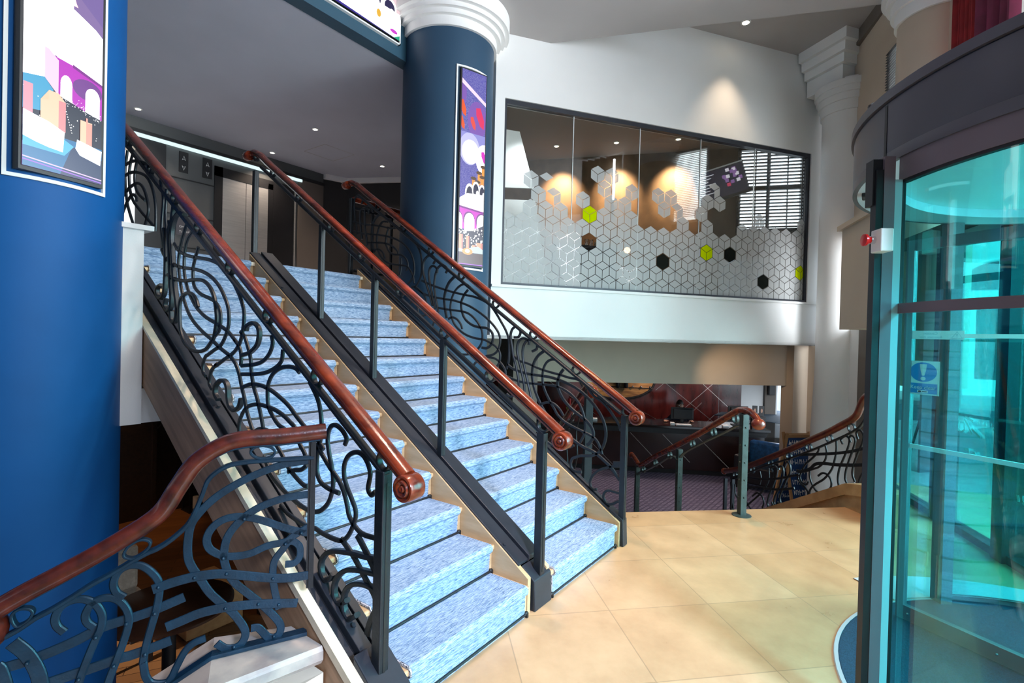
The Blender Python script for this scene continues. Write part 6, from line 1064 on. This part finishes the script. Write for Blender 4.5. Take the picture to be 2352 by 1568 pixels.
# person at the desk
pr = thing('person', tuple(cp(1.985, .98, LOW)), 'person in dark clothing seated behind the front monitor, one hand on the desk', 'person')
def skin(name, verts, edges, radii, mat, parent, sub=2):
    me = bpy.data.meshes.new(name); me.from_pydata([tuple(v) for v in verts], edges, []); o = bpy.data.objects.new(name, me); col.objects.link(o)
    md = o.modifiers.new('skin', 'SKIN'); md.use_smooth_shade = True
    for sv, r in zip(me.skin_vertices[0].data, radii): sv.radius = (r, r) if not isinstance(r, tuple) else r
    me.skin_vertices[0].data[0].use_root = True
    s_ = o.modifiers.new('sub', 'SUBSURF'); s_.levels = sub; s_.render_levels = sub
    me.materials.append(M[mat]); o.parent = parent; o.matrix_parent_inverse = parent.matrix_world.inverted(); return o
ps = lambda s, o, z: cp(1.985 + s, .98 + o, z)
skin('body', [ps(0, .05, -.62), ps(0, .03, -.38), ps(0, .0, -.16), ps(0, -.02, -.06), ps(0, -.03, .02), ps(-.17, -.01, -.13), ps(-.26, -.06, -.21), ps(-.36, -.40, -.15), ps(-.385, -.50, -.135), ps(.17, -.01, -.13), ps(.26, -.05, -.22), ps(.2, -.35, -.17), ps(.18, -.44, -.15)],
     [(0, 1), (1, 2), (2, 3), (3, 4), (2, 5), (5, 6), (6, 7), (7, 8), (2, 9), (9, 10), (10, 11), (11, 12)], [(.17, .12), (.16, .11), (.14, .10), (.055, .055), (.05, .05), .06, .045, .032, .03, .06, .045, .032, .03], 'navy', pr)
b = MB(); hc = ps(0, -.04, .125); k = b.mi('skin')
prof = 12
rings = []
for i in range(prof + 1):
    t = PI * i / prof; z = -math.cos(t); rr = math.sin(t); rings.append([b.bm.verts.new(hc + C1 * (.074 * rr * math.cos(q * PI / 12) * (1 - .18 * max(0, -z))) + C2 * (.092 * rr * math.sin(q * PI / 12)) + V((0, 0, .118 * z))) for q in range(24)])
for r0_, r1_ in zip(rings, rings[1:]):
    for q in range(24): b.bm.faces.new([r0_[q], r0_[(q + 1) % 24], r1_[(q + 1) % 24], r1_[q]])
b.ball(hc - C2 * .092 - V((0, 0, .012)), .016, sz=1.6); hd = b.build('head', 'skin', pr, smooth=True)
for s in (-.03, .03):
    b = MB(); b.ball(hc + C1 * s - C2 * .083 + V((0, 0, .012)), .012, sx=1.1); b.build('eye', 'paper', hd, smooth=True); b = MB(); b.ball(hc + C1 * s - C2 * .094 + V((0, 0, .012)), .006); b.build('pupil', 'black', hd, smooth=True)
    b = MB(); b.tube([hc + C1 * (s - .017) - C2 * .088 + V((0, 0, .034)), hc + C1 * s - C2 * .093 + V((0, 0, .040)), hc + C1 * (s + .017) - C2 * .088 + V((0, 0, .034))], .004, 6); b.build('eyebrow', 'hair', hd)
    b = MB(); b.ball(hc + C1 * (s * 2.5), .018, sx=.5, sz=1.5); b.build('ear', 'skin', hd, smooth=True)
b = MB(); b.tube([hc + C1 * q * .011 - C2 * (.086 - abs(q) * .003) - V((0, 0, .052)) for q in (-2, -1, 0, 1, 2)], .005, 6); b.build('mouth', 'red_velvet', hd, smooth=True)
b = MB(); rings = []
for i in range(7):
    t = PI * .5 * i / 6; rings.append([b.bm.verts.new(hc + C2 * .012 + C1 * (.084 * math.cos(t) * math.cos(q * PI / 12)) + C2 * (.096 * math.cos(t) * math.sin(q * PI / 12)) + V((0, 0, .045 - (.09 if math.sin(q * PI / 12) > -.15 else 0) * (1 - i / 6) + .095 * math.sin(t)))) for q in range(24)])
for r0_, r1_ in zip(rings, rings[1:]):
    for q in range(24): b.bm.faces.new([r0_[q], r0_[(q + 1) % 24], r1_[(q + 1) % 24], r1_[q]])
b.build('hair', 'hair', hd, smooth=True)
for s, dirn in ((-.39, 1), (.178, 1)):
    h0 = ps(s, -.52 if s < 0 else -.45, -.14); q = [h0, h0 - C2 * .05]; vs = [h0, h0 - C2 * .045 - V((0, 0, .004))]; ed = [(0, 1)]; rd_ = [(.028, .014), (.036, .013)]
    for j, ln in enumerate((.066, .074, .070, .055)):
        a = vs[1] + C1 * (-.027 + .018 * j); n0 = len(vs); vs += [a - C2 * .02, a - C2 * (.02 + ln * .5) + V((0, 0, .006)), a - C2 * (.02 + ln * .92) - V((0, 0, .008))]; ed += [(1, n0), (n0, n0 + 1), (n0 + 1, n0 + 2)]; rd_ += [.0085, .0078, .0065]
    n0 = len(vs); sd = 1 if s < 0 else -1; vs += [vs[0] - C2 * .018 + C1 * .030 * sd, vs[0] - C2 * .05 + C1 * .052 * sd, vs[0] - C2 * .08 + C1 * .058 * sd]; ed += [(0, n0), (n0, n0 + 1), (n0 + 1, n0 + 2)]; rd_ += [.011, .0095, .007]
    skin('hand', vs, ed, rd_, 'skin', pr, 1)
# armchair and easel board
ac = thing('armchair', tuple(cp(3.30, -.55, LOW)), 'armchair with glossy blue leather back in front of the right end of the reception desk', 'armchair')
A_ = cp(3.30, -.55, LOW); U_ = (C1 * .8 - C2 * .6).normalized(); W__ = V((-U_.y, U_.x, 0))
if W__.dot(-A_) < 0: W__ = -W__
def abox(a, c, nm, m, bev=.03): b = MB(); b.obox(A_, U_, W__, (0, 0, 1), a, c); return b.build(nm, m, ac, bevel=bev)
abox((-.32, -.05, .12), (.32, .45, .45), 'seat', 'blackleather'); abox((-.30, -.20, .30), (.30, -.02, .86), 'back', 'leather', .05); abox((-.42, -.2, .12), (-.30, .42, .62), 'arm', 'blackleather'); abox((.30, -.2, .12), (.42, .42, .62), 'arm', 'blackleather')
for x, y in ((-.36, -.15), (.36, -.15), (-.36, .38), (.36, .38)): abox((x - .02, y - .02, 0), (x + .02, y + .02, .13), 'leg', 'black', 0)
ea = thing('sandwich_board', (9.15, .96, LOW), 'leaning blue sandwich board with white writing and pine frame beside the white column', 'sign board')
o_ = V((8.97, 1.13, LOW)); ex = V((.72, -.69, 0)).normalized(); nn = V((-.69, -.72, 0))
for sgn, m in ((1, 'chalkblue'), (-1, 'chalkblue')):
    base = o_ + nn * (.26 * sgn); up = 1.22 * (V((0, 0, 1.12)) - nn * (.25 * sgn)).normalized(); n3 = ex.cross(up).normalized()
    b = MB(); b.obox(base, ex, n3, up, (.03, -.008, .06), (.47, .008, 1.10)); pb = b.build('panel', m, ea)
    b = MB()
    for a, c in (((0, -.016, 0), (.035, .016, 1.16)), ((.465, -.016, 0), (.50, .016, 1.16)), ((.035, -.016, .10), (.465, .016, .135)), ((.035, -.016, 1.10), (.465, .016, 1.14))): b.obox(base, ex, n3, up, a, c)
    b.build('frame', 'pine', ea)
    if n3.dot(-base) > 0: so = .0095
    else: so = -.0095
    for row in range(7):
        x = .07; z = 1.0 - row * .125; b = MB()
        while x < .40:
            w__ = random.uniform(.018, .04); b.obox(base, ex, n3, up, (x, so - .001, z), (x + .008, so + .001, z + .06)); b.obox(base, ex, n3, up, (x, so - .001, z + .05 * random.random()), (x + w__, so + .001, z + .05 * random.random() + .012)); x += w__ + .012
        b.build('chalk_line', 'paper', pb)

# ------------------------------------------------------------------ bar below the stairs
tb = thing('round_table', (1.60, 4.20, LOW), 'round dark wooden table in the bar below, behind the nearest balustrade', 'table')
b = MB(); b.lathe([(.001, .0), (.40, .0), (.42, -.012), (.42, -.03), (.39, -.045), (.001, -.045)], (1.60, 4.20, -.45), 64); b.build('tabletop', 'tabletop', tb, smooth=True)
b = MB(); b.lathe([(.001, 0), (.30, .0), (.28, .03), (.06, .05), (.045, .12), (.045, .68), (.12, .70), (.001, .70)], (1.60, 4.20, LOW), 32); b.build('pedestal', 'black', tb, smooth=True)
def bar_chair(x, y, rz, label):
    r0 = thing('bar_chair', (x, y, LOW), label, 'chair', 'bar chairs'); c, s = math.cos(rz), math.sin(rz)
    ex, ey, o = V((c, s, 0)), V((-s, c, 0)), V((x, y, LOW))
    def q(a, d, nm, m, bev=.02): b = MB(); b.obox(o, ex, ey, (0, 0, 1), a, d); b.build(nm, m, r0, bevel=bev)
    q((-.23, -.22, .40), (.23, .24, .50), 'seat', 'fabric', .03); q((-.23, -.27, .48), (.23, -.19, .86), 'backrest', 'fabric', .03)
    for a in (-.19, .19):
        for d in (-.20, .19): q((a - .018, d - .018, 0), (a + .018, d + .018, .41), 'leg', 'black', .003)
bar_chair(1.52, 5.05, PI, 'beige upholstered chair beyond the round bar table'); bar_chair(1.50, 3.42, -.1, 'beige upholstered chair on the near side of the round bar table')
b = MB(); b.box((2.0, 4.9, LOW), (2.5, 5.5, LOW + .34)); lb = tag(b.build('wooden_platform', 'pine', bevel=.01), 'low pale wooden platform in the bar under the stairs', 'platform')
ln = thing('lantern', (3.55, 8.45, LOW), 'tall dark wire lantern on the bar floor near the far wall', 'lantern')
b = MB()
for x in (3.42, 3.68):
    for y in (8.33, 8.57): b.box((x - .008, y - .008, LOW), (x + .008, y + .008, LOW + .55))
b.build('frame', 'black', ln); b = MB(); b.prism([(3.40, 8.31, LOW + .55), (3.70, 8.31, LOW + .55), (3.70, 8.59, LOW + .55), (3.40, 8.59, LOW + .55)], (0, 0, .02)); b.prism([(3.40, 8.31, LOW), (3.70, 8.31, LOW), (3.70, 8.59, LOW), (3.40, 8.59, LOW)], (0, 0, .02)); b.build('plate', 'black', ln)
b = MB(); b.cyl((3.55, 8.45, LOW + .02), (3.55, 8.45, LOW + .2), .04, 14); b.build('candle', 'oak_edge', ln, smooth=True)
wl = thing('wall_lettering', (3.4, 8.65, -.3), 'small white letters G and M at on the black bar wall below the stairs', 'lettering')
text('G', (3.46, 8.655, -.31), (1, 0, 0), (0, 0, 1), .16, 'paper', parent=wl); text('M', (3.24, 8.655, .15), (1, 0, 0), (0, 0, 1), .14, 'silver', parent=wl); text('at', (3.24, 8.655, -.0), (1, 0, 0), (0, 0, 1), .15, 'silver', parent=wl)
b = MB(); b.sweep([(3.08, 8.655, .08), (3.19, 8.655, .20)], rsec(.012, .004), (0, 1, 0)); b.build('stroke', 'silver', wl)
b = MB(); b.box((3.0, 8.55, LOW), (3.05, 8.66, 1.2)); b.box((2.2, 8.60, LOW), (3.0, 8.66, 1.6)); struct(b.build('wall_bar_panel', 'darkwood'))

# ------------------------------------------------------------------ light
w = bpy.data.worlds.new('world'); sc.world = w; w.use_nodes = True
bg = w.node_tree.nodes['Background']; bg.inputs[0].default_value = (.72, .86, 1., 1); bg.inputs[1].default_value = 1.7
def area(p, aim, sx, sy, e, c):
    l = bpy.data.lights.new('daylight', 'AREA'); l.shape = 'RECTANGLE'; l.size = sx; l.size_y = sy; l.energy = e; l.color = c
    o = bpy.data.objects.new('daylight', l); col.objects.link(o); o.location = p; o.rotation_euler = (V(aim) - V(p)).to_track_quat('-Z', 'Y').to_euler(); return o
area((3.2, -5.1, 2.6), (2.2, 3, 1.4), 4.4, 4.4, 430, (.88, .94, 1.))
area((5.6, -3.6, 2.4), (2.6, 1.6, .2), 3.2, 4., 650, (.92, .96, 1.))
area(tuple(fp(.9, 4.5, -.6)), tuple(fp(.9, 3.6, 4)), 2.6, 1.6, 60, (.9, .95, 1.))
def spot(p, aim, e, cone, c=(1, .70, .44), blend=.5, r=.05):
    l = bpy.data.lights.new('spot', 'SPOT'); l.energy = e; l.color = c; l.spot_size = math.radians(cone); l.spot_blend = blend; l.shadow_soft_size = r
    o = bpy.data.objects.new('spot', l); col.objects.link(o); o.location = p; o.rotation_euler = (V(aim) - V(p)).to_track_quat('-Z', 'Y').to_euler()
spot((2.45, 8.3, 1.8), (2.45, 8.32, LOW), 60, 44, (1, .55, .22)); spot((1.6, 4.6, 1.8), (1.5, 4.5, LOW), 26, 90, (1, .6, .32)); spot((2.3, 6.5, 1.8), (2.4, 6.5, LOW), 24, 100, (1, .6, .32))  # first makes the amber floor glow; other two added to brighten the bar
for p in ((8.2, 3.0, .85), (9.3, 2.2, .85), (8.6, 5.0, .85)): spot(p, (p[0], p[1], LOW), 62, 90, (1, .74, .62))
for s in (0, 1.4, 2.6): spot(tuple(cp(s, 1.2, .85)), tuple(cp(s, 2.0, .1)), 40, 80, (1, .72, .62)); spot(tuple(cp(s, .2, .85)), tuple(cp(s, .2, -.2)), 30, 80, (1, .8, .7))
area(tuple(cp(4.7, 2.5, .3)), tuple(cp(4.0, 0, -.4)), .8, 1.0, 14, (.8, .86, 1.))
sun = bpy.data.lights.new('sun', 'SUN'); sun.energy = 4.5; sun.angle = .02; sun.color = (1, .96, .9); so_ = bpy.data.objects.new('sun', sun); col.objects.link(so_); so_.rotation_euler = V((.80, .06, -.60)).to_track_quat('-Z', 'Y').to_euler()
spot((-.2, -4.6, 3.9), (2.5, .7, 0), 3600, 44, (.64, .76, 1.), 1., .5)  # unseen bluish spot added to brighten the foreground floor
spot(tuple(wp(.5, 4.5, .35)), tuple(wp(.5, 3.0, .78)), 60, 80, (.9, .96, 1.), .9)  # added spot that brightens the white reflection panels
spot((2.4, 1.2, 5.1), (2.3, 2.4, .5), 300, 70, (1, .76, .60), .9, .08); spot((3.2, 1.6, 5.1), (3.1, 3.0, .8), 300, 70, (1, .76, .60), .9, .08)  # unseen spots added overhead to warm the stair treads
spot((3.2, -1.5, 2.34), (3.4, -.8, 0), 30, 140, (.9, .95, 1.), .8, .15); spot((3.0, -.4, 2.34), (3.4, -.6, 0), 30, 140, (.9, .95, 1.), .8, .15)  # unseen lamps added under the drum ceiling to brighten the door interior
spot((4.9, .9, 5.1), (4.6, .9, 0), 330, 56, (1, .50, .18), 1., .08)  # unseen orange spot added to tint the far floor
